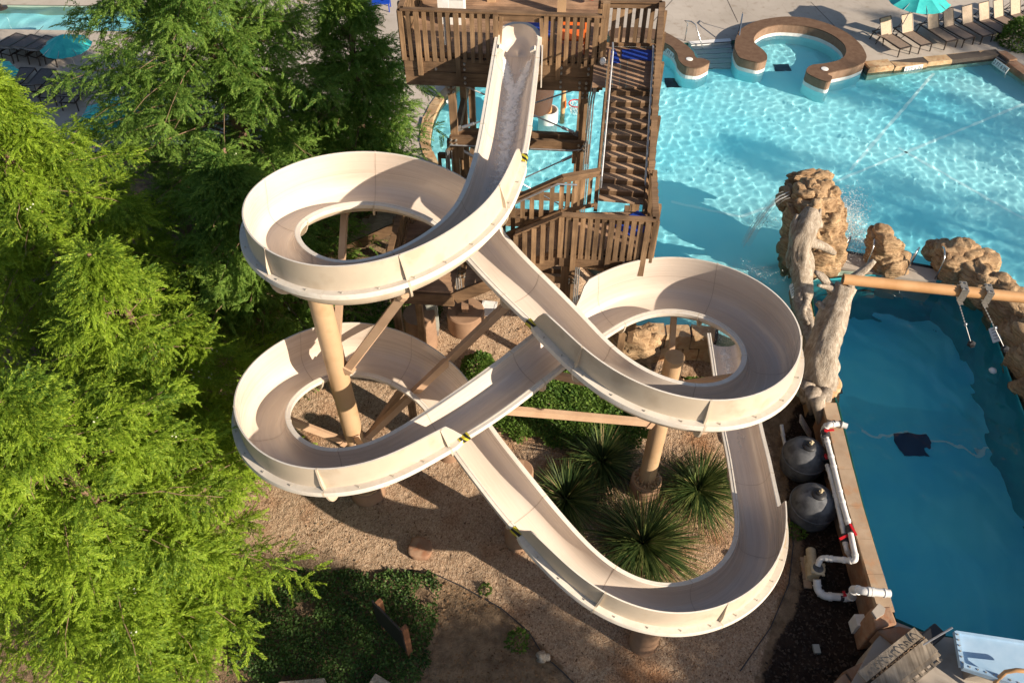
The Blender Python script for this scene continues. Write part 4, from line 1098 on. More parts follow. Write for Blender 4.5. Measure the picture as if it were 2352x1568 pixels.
GC2 = gpx([(590, 1330), (700, 1310), (990, 1318), (1010, 1380), (990, 1470), (960, 1600), (960, 1800), (500, 1800), (520, 1500)])
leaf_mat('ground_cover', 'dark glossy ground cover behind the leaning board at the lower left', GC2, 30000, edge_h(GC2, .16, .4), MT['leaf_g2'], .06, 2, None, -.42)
GC3 = gpx([(560, 700), (640, 690), (860, 690), (1020, 700), (1010, 740), (870, 790), (700, 820), (580, 790)])
def gapped(h):
    def f(x, y): return np.where(nz(x, y, 1.6, 5) > .02, h, .01)
    return f
leaf_mat('ground_cover', 'patchy ground cover in the shade below the upper loop', GC3, 12000, gapped(.16), MT['leaf_g'], .075, 3)
def shrub(label, x, y, rx, rz, n, seed, mat='leaf_g', size=.06, zb=0.0, name='shrub'):
    rng = np.random.default_rng(seed); t = thing(name, label, 'shrub', (x, y, zb)); d = rng.normal(0, 1, (n, 3)); d /= np.linalg.norm(d, axis=1)[:, None]; d[:, 2] = abs(d[:, 2])
    rr = rng.uniform(.55, 1.0, n) ** .4 * (1 + .22 * np.array([mnoise.noise((a * 2 + seed, b * 2, c * 2)) for a, b, c in d]))
    pos = d * rr[:, None] * np.array([rx, rx, rz]) + np.array([x, y, zb]); tv = np.array([(0, 0, 0), (.5, .32, .05), (1, 0, 0), (.5, -.32, .05)])
    V, F = scatter([(tv, np.array([(0, 1, 2, 3)]))], pos, d + rng.normal(0, .6, (n, 3)), rng.uniform(.7, 1.4, n) * size, rng)
    fast_mesh('crown', V, F, MT[mat], t); b = MB(); b.tube([(x, y, zb), (x, y, zb + rz * .7)], [.04, .015], 6); b.build('stem', MT['bark'], t); return t
for lab, (u, v), rx, rz, n, sd in [('rounded clipped shrub between the two left slide loops', (1100, 842), .55, .6, 3500, 1), ('low rounded shrub right of the slide column with the flat cap', (1600, 905), .62, .6, 3800, 2), ('small clipped shrub left of the slide column with the flat cap', (1465, 862), .45, .45, 2500, 3), ('tiny leafy weed beside the lower sand filter', (1834, 1212), .25, .22, 260, 4)]:
    p = gat(u, v, .2); shrub(lab, p[0], p[1], rx, rz, n, sd, size=.075, zb=float(gz(p[0], p[1])))
p = at(2338, 100, ZD); shrub('dark bush at the far end of the lounger row', p[0], p[1], 1.0, 1.1, 3000, 9, 'leaf_g', .12, ZD)
# unseen trees added beyond the frame edges to cast shade into view
def upsun(u, v, h):
    """ground point whose tree of height h drops its tip shadow on the photo point (u, v)"""
    p = at(u, v, ZW if v < 800 else .3); l = h / math.tan(SUN_EL); n = math.hypot(*SUN_AZ); return p[0] - SUN_AZ[0] / n * l, p[1] - SUN_AZ[1] / n * l
for lab, (u, v), h, r_, sd, lm in [('unseen tall cypress added outside the right edge to shade the far corner of the pool', (1930, 178), 24.0, 6.5, 31, 130), ('unseen cypress added outside the right edge to shade the middle of the pool', (1735, 330), 22.0, 5.4, 32, 120), ('unseen cypress added outside the right edge to shade the loungers', (2010, 38), 21.0, 5.4, 33, 110), ('unseen cypress added outside the lower right edge to shade the lower left ground cover', (640, 1385), 13.0, 3.2, 34, 80), ('unseen cypress added outside the bottom edge to shade the notice board', (860, 1455), 11.0, 2.6, 35, 70), ('unseen cypress added outside the bottom edge to shade the bare soil', (1230, 1475), 12.0, 2.7, 36, 70), ('unseen cypress added outside the lower right corner to shade the mulch', (1590, 1465), 12.0, 3.0, 37, 70)]:
    x, y = upsun(u, v, h); cypress('cypress_tree', lab, x, y, h, r_, MT['leaf_b'], sd, limbs=lm, tw=11, ns=7, sc=1.6, zb=ZD, cones=0, power=2.2, gap=-.05)

# litter : fallen leaves on the gravel, wood chips on the mulch
def litter(name, label, poly, n, size, mat, seed, clump):
    rng = np.random.default_rng(seed); P = np.array(poly); x = rng.uniform(P[:, 0].min(), P[:, 0].max(), n); y = rng.uniform(P[:, 1].min(), P[:, 1].max(), n)
    k = inside(poly, x, y) & (nz(x, y, .8, seed) > clump) & (x < 8.95) & ~inside(DEEPP, x, y); x, y = x[k], y[k]; z = gz(x, y) + .05 + .04 * nz(x, y, .9, 3)
    a = rng.uniform(0, 6.283, len(x)); d = np.stack([np.cos(a), np.sin(a), rng.normal(0, .25, len(x))], -1); tv = np.array([(0, 0, 0), (.5, .28, .04), (1, 0, 0), (.5, -.28, .04)])
    V, F = scatter([(tv, np.array([(0, 1, 2, 3)]))], np.stack([x, y, z], -1), d, rng.uniform(.5, 1.7, len(x)) * size, rng); o = fast_mesh(name, V, F, mat); tag(o, label, 'litter', None, 'stuff')
MT['litter'] = leafmat('dry_leaf', (.10, .055, .03), (.24, .14, .07), (.34, .21, .11), .1); MT['chips'] = mottled('mulch_chips', (.02, .015, .012), (.10, .07, .05), 9, .9, 0)
litter('fallen_leaves', 'dry brown leaves scattered on the gravel under the slide', GRAVEL, 5200, .055, MT['litter'], 3, -.05)
litter('mulch_chips', 'dark wood chips on the soil around the sand filters', MULCH, 9000, .07, MT['chips'], 4, -1)
SOIL = gpx([(1010, 1330), (1060, 1345), (1150, 1395), (1230, 1470), (1300, 1540), (1350, 1700), (980, 1700), (1000, 1470)])
litter('soil_litter', 'twigs and dry leaves on the bare soil at the bottom', SOIL, 1500, .06, MT['litter'], 5, -.1)
for lab_, (u, v), rx, n_, sd in [('small dry weed on the bare soil near the notice board', (1115, 1352), .16, 120, 51), ('scruffy weed at the edge of the bare soil', (1190, 1470), .3, 300, 52), ('tiny weed beside the rough brown stone', (520, 1080), .2, 160, 53)]:
    p = gat(u, v, .05); shrub(lab_, p[0], p[1], rx, rx * .8, n_, sd, size=.07, zb=float(gz(p[0], p[1])))
# ------------------------------------------------------------------ rocks and stone work
def rocky(mb, c, rad, seed, amp=.22, strata=.0, sub=4, flat=None, m=0, rot=0.0, freq=1.2):
    bm = bmesh.new(); bmesh.ops.create_icosphere(bm, subdivisions=sub, radius=1.0); base = len(mb.V)
    cr, sr = math.cos(rot), math.sin(rot)
    for v in bm.verts:
        p = np.array(v.co)
        # squared up a little, then eroded
        p = np.sign(p) * abs(p) ** .76
        q = p * np.array(rad)
        n = mnoise.fractal(tuple(q * freq + seed * 7.3), .9, 2.1, 5) * amp
        ridge = (abs(mnoise.noise(tuple(q * freq * 1.9 + seed * 3.1))) + .5 * abs(mnoise.noise(tuple(q * freq * 4.3 + seed * 1.7)))) * amp * .9
        vd = mnoise.voronoi(tuple(q * 1.25 + seed * 2.7))[0]; ridge += max(0.0, .16 - (vd[1] - vd[0])) * 1.1 * (amp / .2) - .10 * (1 - vd[0]) * (amp / .2)
        s_ = strata * (math.sin((q[2] + .25 * q[0] + mnoise.noise(tuple(q * .8)) * .35) * 14) * .5) if strata else 0
        q = q * (1 + n - ridge + s_)
        q = np.array([q[0] * cr - q[1] * sr, q[0] * sr + q[1] * cr, q[2]])
        if flat is not None and q[2] > flat: q[2] = flat + (q[2] - flat) * .25
        mb.V.append(tuple(np.array(c) + q))
    for f in bm.faces: mb.F.append(tuple(base + v.index for v in f.verts)); mb.M.append(m)
    bm.free(); return mb
def rock(name, label, cat, lumps, mat='rock', group=None, **kw):
    c = lumps[0][0]; t = MB()
    for i, (cc, rad, rot) in enumerate(lumps): rocky(t, cc, rad, i * 13 + len(label), rot=rot, **kw)
    o = t.build(name, MT[mat], None, True, loc=(c[0], c[1], 0)); tag(o, label, cat, group); return o
def P3(u, v, z): return at(u, v, z)
# waterfall rock : tall carved pillar in the pool
wf = at(1860, 600, ZW)
def L_(u, v, z, rx, ry, rz, rot=0): return (at(u, v, z), (rx, ry, rz), rot)
rock('waterfall_rock', 'tall carved sandstone pillar with water spilling from its hollow top', 'rock',
     [L_(1862, 575, 1.5, 1.0, .9, 1.5), L_(1860, 520, 2.2, .92, .8, 1.3), L_(1856, 470, 2.7, .82, .7, .9), L_(1893, 455, 3.0, .5, .6, .55, .4), L_(1812, 458, 2.8, .42, .5, .5), L_(1858, 418, 2.9, .85, .32, .5), L_(1862, 440, 3.3, .25, .6, .42, .3), L_(1880, 610, 1.2, .85, .55, .55), L_(1905, 530, 2.0, .5, .6, 1.1)], strata=.05, amp=.2, sub=5)
rock('carved_rock', 'leaning striped rock between the two pairs of handrails', 'rock', [L_(2045, 610, 1.3, .62, .5, .55), L_(2030, 575, 1.7, .55, .5, .75), L_(2018, 548, 1.9, .45, .4, .55)], strata=.09, amp=.16, sub=5)
rock('carved_rock', 'broad domed rock with curved strata right of the handrails', 'rock', [L_(2215, 612, 1.4, 1.0, .7, .7), L_(2195, 590, 1.6, .8, .6, .6), L_(2152, 578, 1.3, .42, .4, .5), L_(2250, 610, 1.4, .6, .5, .6)], strata=.11, amp=.14, sub=5)
# rock wall dividing the deep pool from the shallow pool on the right
rw = [(2205, 655, .65), (2255, 680, .75), (2290, 735, .8), (2320, 790, .9), (2345, 850, .95), (2372, 910, 1.0), (2400, 980, 1.05), (2430, 1060, 1.05), (2460, 1150, 1.05)]
rock('rock_wall', 'long rough rock wall between the deep pool and the shallow pool', 'rock wall', [(at(u + 10, v, 1.3) + np.array([.35, 0, 0]), (w_ * .8, .9, .85), .3) for u, v, w_ in rw], strata=.07, amp=.2)
# boulder and stone wall seen through the right loop
rock('boulder', 'big tan boulder against the stone wall, framed by the right slide loop', 'boulder', [L_(1452, 805, .5, .75, .6, .95), L_(1478, 800, .45, .6, .5, .8)], 'rock', strata=.03, amp=.26)
rock('boulder', 'pale loose stone on the bare soil near the bottom edge', 'boulder', [L_(1247, 1510, .1, .19, .15, .17)], 'drift', amp=.35, sub=4)
def block_wall(name, label, cat, line, z0, courses, hh, th, mat, seed, jit=.03, lens=(.5, .9), parent=None, group=None):
    """a wall of separate rough blocks laid along a polyline (one body)"""
    rng = np.random.default_rng(seed); pts = [np.array(p[:2]) for p in line]; seg = [np.linalg.norm(pts[i + 1] - pts[i]) for i in range(len(pts) - 1)]; tot = sum(seg)
    def pt(s):
        for i, l in enumerate(seg):
            if s <= l or i == len(seg) - 1: return pts[i] + (pts[i + 1] - pts[i]) * min(s / l, 1), (pts[i + 1] - pts[i]) / l
            s -= l
    mb = MB()
    for c in range(courses):
        s = -rng.uniform(0, .3)
        while s < tot:
            l = rng.uniform(*lens); s0, s1 = max(s, 0), min(s + l, tot); s += l
            if s1 - s0 < .12: continue
            a, da = pt(s0 + .012); b, db = pt(s1 - .012); na, nb = np.array([-da[1], da[0]]), np.array([-db[1], db[0]])
            j = lambda: rng.normal(0, jit); t0, t1 = th / 2 + j(), th / 2 + j(); zb, zt = z0 + c * hh + .006, z0 + (c + 1) * hh - .006 + j() * .5
            q = [(*(a - na * t0), zb), (*(b - nb * t0), zb), (*(b + nb * t1), zb), (*(a + na * t1), zb)]
            k = .86
            ctr = (a + b) / 2
            top = [np.array([*(np.array(p[:2]) * .94 + ctr * .06), zt + rng.normal(0, .012)]) for p in q]
            mid = [np.array([p[0], p[1], zb + (zt - zb) * .75]) for p in q]
            base = len(mb.V); mb.V += [tuple(map(float, p)) for p in q] + [tuple(map(float, p)) for p in mid] + [tuple(map(float, p)) for p in top]
            for r_ in (0, 4):
                for i in range(4): mb.F.append((base + r_ + i, base + r_ + (i + 1) % 4, base + r_ + 4 + (i + 1) % 4, base + r_ + 4 + i)); mb.M.append(0)
            mb.F.append((base + 8, base + 9, base + 10, base + 11)); mb.M.append(0)
    # mortar core
    for i in range(len(pts) - 1):
        a, b = pts[i], pts[i + 1]; d = (b - a) / np.linalg.norm(b - a); nn = np.array([-d[1], d[0]]) * (th / 2 - .06)
        zt = z0 + courses * hh - .04
        mb.hexa([(*(a - nn), z0), (*(b - nn), z0), (*(b + nn), z0), (*(a + nn), z0), (*(a - nn), zt), (*(b - nn), zt), (*(b + nn), zt), (*(a + nn), zt)], 1)
    o = mb.build(name, [MT[mat], MT['joint']], parent, smooth=R(50), loc=(pts[0][0], pts[0][1], z0)); tag(o, label, cat, group); return o
block_wall('stone_wall', 'two course sandstone block wall holding back the pool beside the slide exit', 'wall', [at(1395, 757, 1.2), at(1500, 757, 1.2), at(1622, 760, 1.2), at(1650, 765, 1.2)], 0, 2, .61, .5, 'sandstone', 3, lens=(.4, 1.0))
block_wall('stone_wall', 'curving honey coloured stone edge round the wading pool', 'wall', pxs([(1490, 640), (1400, 600), (1252, 570)] + KID[1:], ZW), .7, 1, .56, .42, 'sandstone', 4, lens=(.5, 1.3), jit=.025)
block_wall('stone_wall', 'row of rough sandstone blocks edging the pool in front of the loungers', 'wall', pxs([(1985, 162), (2030, 157), (2090, 150), (2200, 138), (2290, 128)], ZW), .85, 1, .48, .62, 'sandstone', 5, lens=(.9, 1.7), jit=.07)
block_wall('stone_wall', 'reddish stone edge at the far right corner of the pool', 'wall', pxs([(2292, 128), (2320, 148), (2360, 178), (2440, 225)], ZW), .85, 1, .45, .6, 'redstone', 6, lens=(.8, 1.5), jit=.06)
# coping wall along the deep pool
def coping(label, line, z0, z1, wd, mat):
    mb = MB(); pts = [np.array(p[:2]) for p in line]
    for i in range(len(pts) - 1):
        a, b = pts[i], pts[i + 1]; d = (b - a) / np.linalg.norm(b - a); nn = np.array([-d[1], d[0]]); n_ = max(1, int(np.linalg.norm(b - a) / .9))
        for k in range(n_):
            p, q = a + (b - a) * (k / n_) + d * .004, a + (b - a) * ((k + 1) / n_) - d * .004; w1 = wd / 2
            lo = [(*(p - nn * w1), z1 - .16), (*(q - nn * w1), z1 - .16), (*(q + nn * w1), z1 - .16), (*(p + nn * w1), z1 - .16)]
            hi = [(x, y, z1 + random.uniform(-.008, .008)) for x, y, _ in lo]; mb.hexa(lo + hi, 0)
        w2 = wd / 2 - .05; mb.hexa([(*(a - nn * w2), z0), (*(b - nn * w2), z0), (*(b + nn * w2), z0), (*(a + nn * w2), z0), (*(a - nn * w2), z1 - .161), (*(b - nn * w2), z1 - .161), (*(b + nn * w2), z1 - .161), (*(a + nn * w2), z1 - .161)], 1)
    o = mb.build('coping_wall', [MT['coping'], MT['redstone']], None, loc=(pts[0][0], pts[0][1], z0)); tag(o, label, 'wall'); return o
coping('straight coping wall of pale brown stone between the deep pool and the sand filters', pxs([(2036, 1405), (1964, 1162), (1905, 925)], 1.22), 0, 1.24, .40, 'coping')
# stones at the bottom end of the coping
for lab, poly, z0, z1, mt in [('broad red flagstone block at the lower end of the coping wall', [(2000, 1395), (2046, 1390), (2062, 1432), (2012, 1442)], 0, 1.42, 'redstone'), ('flagstone step beside the deep pool corner', [(2014, 1446), (2068, 1436), (2125, 1450), (2142, 1500), (2070, 1490)], .6, 1.30, 'redstone'), ('sunlit orange stone step behind the dark timber', [(2074, 1492), (2140, 1505), (2128, 1530), (2082, 1524)], .4, 1.24, 'redstone')]:
    mb = MB(); pp = pxs(poly, z1); mb.prism(pp, z0, z1); o = mb.build('stone_block', MT[mt], None, loc=(*pp[0], z0)); md = o.modifiers.new('b', 'BEVEL'); md.width = .05; md.segments = 2; tag(o, lab, 'stone')
mb = MB(); pp = pxs([(2001, 1405), (2018, 1386), (2033, 1398), (2030, 1410), (2012, 1421)], 1.46); mb.prism(pp, 1.425, 1.5); o = mb.build('flat_stone', MT['conc'], None, loc=(*pp[0], 1.42)); tag(o, 'pale grey flat stone lying on the flagstone block', 'stone')
block_wall('stone_wall', 'low stone kerb curving round the dark soil at the bottom right', 'wall', pxs([(2098, 1500), (2060, 1520), (2010, 1545), (1950, 1575), (1860, 1660)], 1.0), .5, 1, .62, .6, 'redstone', 8, lens=(.6, 1.1), jit=.03)
# ------------------------------------------------------------------ dead trees (carved concrete)
def limb(mb, pts, rad, n=14, seed=0, amp=.12):
    pts = [np.array(p, float) for p in pts]; k = len(pts); d = np.concatenate([[0], np.cumsum([np.linalg.norm(pts[i + 1] - pts[i]) for i in range(k - 1)])])
    s = np.linspace(0, d[-1], max(8, int(d[-1] / .07))); P = np.stack([np.interp(s, d, [p[j] for p in pts]) for j in range(3)], -1); P = smooth(P, 2); rr = np.interp(s, d, rad)
    base = len(mb.V); mb.tube(P, rr, n)
    for i in range(len(P)):
        for j in range(n):
            v = np.array(mb.V[base + i * n + j]); o = v - P[i]; a = 2 * math.pi * j / n
            g = amp * (.45 * (abs(math.sin(a * 3.5 + 2.2 * mnoise.noise((seed, s[i] * .8, 1)) + s[i] * .5)) - .6) + mnoise.noise((math.cos(a) * 2.2 + seed, math.sin(a) * 2.2, s[i] * .9)) + .6 * mnoise.noise((math.cos(a) * 5 + seed, math.sin(a) * 5, s[i] * 2.2)))
            mb.V[base + i * n + j] = tuple(P[i] + o * (1 + g * 1.6))
tb_ = at(1885, 885, 1.2)
def pt3(u, v, y): return aty(u, v, y)
stump_y = tb_[1]
dt = thing('dead_tree', 'bleached dead tree trunk holding the end of the tan pipe', 'tree', (tb_[0], tb_[1], 0))
mb = MB(); limb(mb, [at(1880, 905, .7), at(1884, 860, 1.5), at(1893, 800, 2.4), at(1915, 715, 3.4), at(1942, 655, 4.1)], [.62, .50, .44, .36, .30], 20, 1, .2)
limb(mb, [at(1925, 690, 3.6), at(1905, 655, 4.0), at(1885, 632, 4.3), at(1872, 624, 4.4)], [.2, .13, .11, .05], 12, 2); limb(mb, [at(1928, 672, 3.9), at(1905, 660, 4.05), at(1878, 655, 4.2)], [.14, .09, .04], 10, 3)
limb(mb, [at(1945, 655, 4.1), at(1975, 628, 4.4), at(1995, 612, 4.6), at(2008, 598, 4.75)], [.2, .13, .11, .08], 12, 4); limb(mb, [at(1925, 700, 3.5), at(1895, 715, 3.4), at(1878, 695, 3.6)], [.18, .12, .09], 10, 5)
for k, (a, b) in enumerate([((1868, 900), (1862, 950)), ((1893, 905), (1897, 940)), ((1855, 880), (1845, 925)), ((1878, 910), (1885, 985))]): limb(mb, [at(*a, 1.5), at(*[(a[i] + b[i]) / 2 for i in (0, 1)], .9), at(*b, .15)], [.24, .16, .06], 12, 10 + k, .15)
o = mb.build('trunk', MT['drift'], dt, True)
mb = MB()
rs = thing('tree_root', 'grey twisted tree root sprawling down the waterfall rock', 'tree root', (*at(1840, 600, 1.2)[:2], 0))
limb(mb, [at(1866, 478, 4.1), at(1855, 510, 3.7), at(1842, 545, 3.2), at(1835, 580, 2.7), at(1842, 620, 2.2), at(1845, 660, 1.75), at(1838, 700, 1.55), at(1850, 735, 1.5), at(1872, 790, 1.4), at(1880, 850, 1.3)], [.16, .36, .40, .34, .36, .27, .24, .2, .22, .2], 18, 21, .25)
limb(mb, [at(1845, 555, 3.1), at(1875, 560, 3.0), at(1905, 572, 2.7), at(1916, 582, 2.4)], [.2, .15, .13, .08], 12, 22); limb(mb, [at(1828, 570, 2.9), at(1815, 590, 2.5), at(1812, 612, 1.9)], [.2, .16, .09], 12, 23); limb(mb, [at(1848, 630, 2.1), at(1858, 600, 2.3), at(1852, 575, 2.8)], [.14, .2, .16], 12, 24)
limb(mb, [at(1826, 540, 3.2), at(1822, 515, 3.6), at(1832, 492, 3.9)], [.18, .12, .05], 10, 25); limb(mb, [at(1880, 520, 3.4), at(1878, 495, 3.8), at(1885, 480, 4.0)], [.14, .09, .04], 10, 26)
limb(mb, [at(1838, 640, 1.9), at(1855, 690, 1.8), at(1840, 720, 1.75), at(1858, 745, 1.7)], [.1, .09, .1, .06], 10, 27); limb(mb, [at(1836, 720, 1.7), at(1862, 735, 1.7), at(1868, 765, 1.6), at(1855, 790, 1.5)], [.07, .09, .1, .08], 10, 28)
mb.build('root', MT['drift'], rs, True)
# low wall under the root between the pools
block_wall('stone_wall', 'narrow stone wall under the twisted root between the two pools', 'wall', pxs([(1836, 640), (1845, 700), (1860, 770), (1878, 850), (1890, 905)], 1.2), -.2, 2, .75, .5, 'rock', 9, lens=(.7, 1.3))
rock('boulder', 'squared tan boulder at the foot of the dead tree', 'boulder', [L_(1898, 885, 1.0, .42, .4, .5), L_(1893, 915, .8, .4, .35, .5)], 'sandstone', amp=.12)
# white ledge with handrails between the rocks
lg = thing('pool_ledge', 'pale ledge between the pools that carries the handrails', 'ledge', (*at(2040, 630, 1.2)[:2], 0))
mb = MB(); mb.prism(pxs([(1915, 575), (1920, 612), (2030, 632), (2150, 648), (2155, 620), (2040, 592)], 1.2), -.4, 1.21); mb.build('slab', MT['conc'], lg)
mb = MB(); mb.prism(pxs([(1914, 571), (1914.5, 576), (2155, 620), (2155.5, 614)], 1.2), .9, 1.22); mb.build('tile_edge', MT['black'], lg)
def rail_loop(label, a, b, hgt=.85):
    t = thing('pool_handrail', label, 'handrail', (*a[:2], 1.14), 'looped handrails between the pools'); a, b = np.array(a), np.array(b); mb = MB(); pts = []
    for f in np.linspace(0, 1, 15):
        p = a + (b - a) * (.5 - .5 * math.cos(math.pi * f)); pts.append((p[0], p[1], 1.18 + hgt * math.sin(math.pi * f) ** .45))
    mb.tube(pts, .026, 9); mb.build('rail', MT['chrome'], t, True)
for lab, a, b in [('handrail loop beside the waterfall rock', (1922, 610), (1938, 586)), ('handrail loop on the left of the leaning striped rock', (1984, 622), (1986, 588)), ('handrail loop right of the leaning striped rock', (2075, 636), (2090, 612)), ('handrail loop beside the broad domed rock', (2145, 645), (2138, 608))]:
    rail_loop(lab, at(*a, 1.12), at(*b, 1.12), 1.0)
# spray and foam at the waterfall
def splash(label, c, rx, ry, h, n, seed, name='splash'):
    rng = np.random.default_rng(seed); P = rng.normal(0, .45, (n, 2)); z = np.abs(rng.normal(0, .36, n)) * h * np.exp(-(P ** 2).sum(1) * 1.2)
    pos = np.stack([c[0] + P[:, 0] * rx, c[1] + P[:, 1] * ry, c[2] + .02 + z], -1); tv = np.array([(1, 0, -.5), (-.5, .87, -.5), (-.5, -.87, -.5), (0, 0, 1.)]); tf = np.array([(0, 1, 3), (1, 2, 3), (2, 0, 3)])
    V, F = scatter([(tv, tf)], pos, rng.normal(0, 1, (n, 3)), rng.uniform(.004, .017, n), rng); o = fast_mesh(name, V, F, MT['white']); tag(o, label, 'splash', None, 'stuff'); return o
splash('white water bursting down the right side of the waterfall rock', at(1935, 530, 1.5), .8, 1.5, 2.2, 5200, 1); splash('splash where the thin fall lands left of the waterfall rock', at(1748, 512, ZW), .7, .4, .4, 500, 2)
splash('churned foam behind the right slide loop', at(1670, 640, ZW), 1.7, .8, .25, 3000, 3); splash('foam where the slide runs out into the pool', at(1655, 745, ZW), .9, .8, .3, 2600, 4); splash('foam at the foot of the waterfall', at(1950, 545, ZW), 1.0, 1.2, .3, 2600, 5)
mb = MB()
for k in range(18):
    a = at(1800 + k * .9, 440 + (k * 7) % 15, 3.3); q = a + np.array([-.9 - .03 * (k % 7), -.05 * (k % 5), 0]); pts = [a + (q - a) * f * 1.0 - np.array([0, 0, 2.1 * f * f]) for f in np.linspace(0, 1, 7)]; mb.tube(pts, .0045, 4)
o = mb.build('falling_water', MT['foam_s'] if 'foam_s' in MT else MT['white']); tag(o, 'thin streams falling from the left lip of the waterfall rock', 'falling water', None, 'stuff')
# ------------------------------------------------------------------ spa seats
def c8(x, y): return (1531.25 + .20833 * x, 49 + .20833 * y)
def rounded(P, it=2):
    for _ in range(it):
        Q = []; n = len(P)
        for i in range(n):
            a, b = np.array(P[i]), np.array(P[(i + 1) % n]); Q += [tuple(.8 * a + .2 * b), tuple(.2 * a + .8 * b)]
        P = Q
    return P
def ring_wall(name, label, poly_px, zt, zb=.12):
    poly_px = rounded(poly_px)
    t = thing(name, label, 'spa wall', (*at(*poly_px[0], zt)[:2], zb)); pp = pxs(poly_px, zt)
    P = np.array(pp); n = len(P)
    cen = P.mean(0)
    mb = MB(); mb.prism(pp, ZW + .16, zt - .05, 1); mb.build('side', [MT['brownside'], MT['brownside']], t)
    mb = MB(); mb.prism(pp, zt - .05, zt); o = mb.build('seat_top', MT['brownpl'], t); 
    mb = MB(); mb.prism(pp, ZW - .04, ZW + .16); mb.build('white_band', MT['white'], t); mb = MB(); mb.prism(pp, zb, ZW - .04); mb.build('footing', MT['fl_main'], t)
    return t
SPA = [c8(*p) for p in [(795, 400), (750, 300), (755, 200), (800, 100), (900, 30), (1050, -20), (1300, -55), (1550, -40), (1800, 30), (2000, 130), (2150, 260), (2210, 380), (2190, 450), (2050, 510), (1850, 550), (1780, 570), (1775, 585), (1835, 610), (1800, 672), (1680, 640), (1550, 575), (1535, 540), (1560, 500), (1620, 475), (1750, 465), (1900, 430), (1960, 390), (1985, 330), (1960, 250), (1850, 160), (1700, 90), (1500, 45), (1250, 30), (1100, 60), (1000, 120), (955, 190), (975, 250), (1060, 310), (1110, 370), (1110, 425), (1020, 458), (900, 430)]]
spa = ring_wall('spa_wall', 'large brown curved seat wall ringing the round spa, open at the front', SPA, 1.68)
CUR = [(1398, 66), (1460, 62), (1508, 67), (1535, 77)] + [c8(*p) for p in [(130, 200), (230, 270), (300, 340), (320, 405), (390, 405), (500, 445), (360, 520), (200, 500), (130, 430), (120, 360), (60, 280), (-20, 235)]] + [(1505, 90), (1455, 84), (1398, 88)]
ring_wall('spa_wall', 'brown serpentine seat wall curling beside the pool steps, partly behind the stair railing', CUR, 1.68)
for i, (p, r_) in enumerate([((250, 418), .16), ((1742, 525), .17)]):
    q = at(*c8(*p), 1.684); mb = MB(); mb.lathe((q[0], q[1], 1.681), [(r_, 0), (r_, .012), (r_ - .02, .016), (0, .016)], 20); o = mb.build('skimmer_lid', MT['white'], None, True, (q[0], q[1], 1.68)); tag(o, ['round white lid set in the serpentine seat wall', 'round white lid set in the front tip of the spa ring'][i], 'lid')
# small seat ledge in the spa
# pool steps
st = thing('pool_steps', 'white pool steps between the two brown seat walls', 'steps', (*at(1650, 110, 1.2)[:2], .1))
l0, r0_ = at(*c8(240, 225), ZD), at(*c8(700, 190), ZD); l1, r1_ = at(*c8(420, 560), ZW - .6), at(*c8(740, 560), ZW - .6)
for k in range(6):
    f0, f1 = k / 6, (k + 1) / 6; a, b_, c, d = l0 + (l1 - l0) * f1, r0_ + (r1_ - r0_) * f1, r0_ + (r1_ - r0_) * f0, l0 + (l1 - l0) * f0
    zt = ZD + .01 - k * .19; mb = MB(); mb.prism([tuple(p[:2]) for p in (a, b_, c, d)], .13, zt); mb.build('step', MT['white'], st)
    mb = MB(); dd = (b_ - a); dd[2] = 0; dd /= np.linalg.norm(dd); mb.box(np.array([*((a + b_) / 2)[:2], zt - .015]) - np.array([-dd[1], dd[0], 0]) * .01, (np.linalg.norm((b_ - a)[:2]), .02, .035), (dd, np.array([-dd[1], dd[0], 0]), e3)); mb.build('step_edge', MT['black'], st)
for lab, a, b_ in [('bent steel handrail on the left of the pool steps', (200, 215), (395, 430)), ('bent steel handrail on the right of the pool steps', (790, 130), (735, 540))]:
    p, q = at(*c8(*a), ZD), at(*c8(*b_), .5); t = thing('step_handrail', lab, 'handrail', (*p[:2], ZD)); mb = MB(); d = q - p; d[2] = 0; d /= np.linalg.norm(d)
    mb.tube([p, p + e3 * .85, p + e3 * .95 + d * .08 - d * .25, p + e3 * 1.0 + d * .15, p + e3 * .9 + d * .4, q + e3 * .6 - d * .1, q], .026, 8); mb.build('rail', MT['chrome'], t, True)
drain = MB()
for (u, v), s in [((1783, 181), .95), ((1545, 211), .6), ((2070, 1060), .9), ((1150, 300), .3)]: pass
MT['grate'] = plain('dark_grate', (.01, .06, .09), .6); p = at(1790, 178, .15); dm = MB(); dm.box((p[0], p[1], .14), (.75, .6, .03)); o = dm.build('floor_grate', MT['grate'], None, loc=(p[0], p[1], .12)); tag(o, 'dark square grate on the pool floor in front of the spa', 'grate')
p = at(1545, 212, .15); dm = MB(); dm.box((p[0], p[1], .14), (.8, .8, .03)); o = dm.build('floor_grate', MT['black'], None, loc=(p[0], p[1], .12)); tag(o, 'dark grate on the pool floor beside the tower stair', 'grate')
p = at(2066, 1065, -2.15); dm = MB(); dm.box((p[0], p[1], -2.17), (.85, .75, .05)); o = dm.build('floor_grate', plain('grate_blue', (.004, .035, .10), .6), None, loc=(p[0], p[1], -2.2)); tag(o, 'dark blue grate on the floor of the deep pool', 'grate')

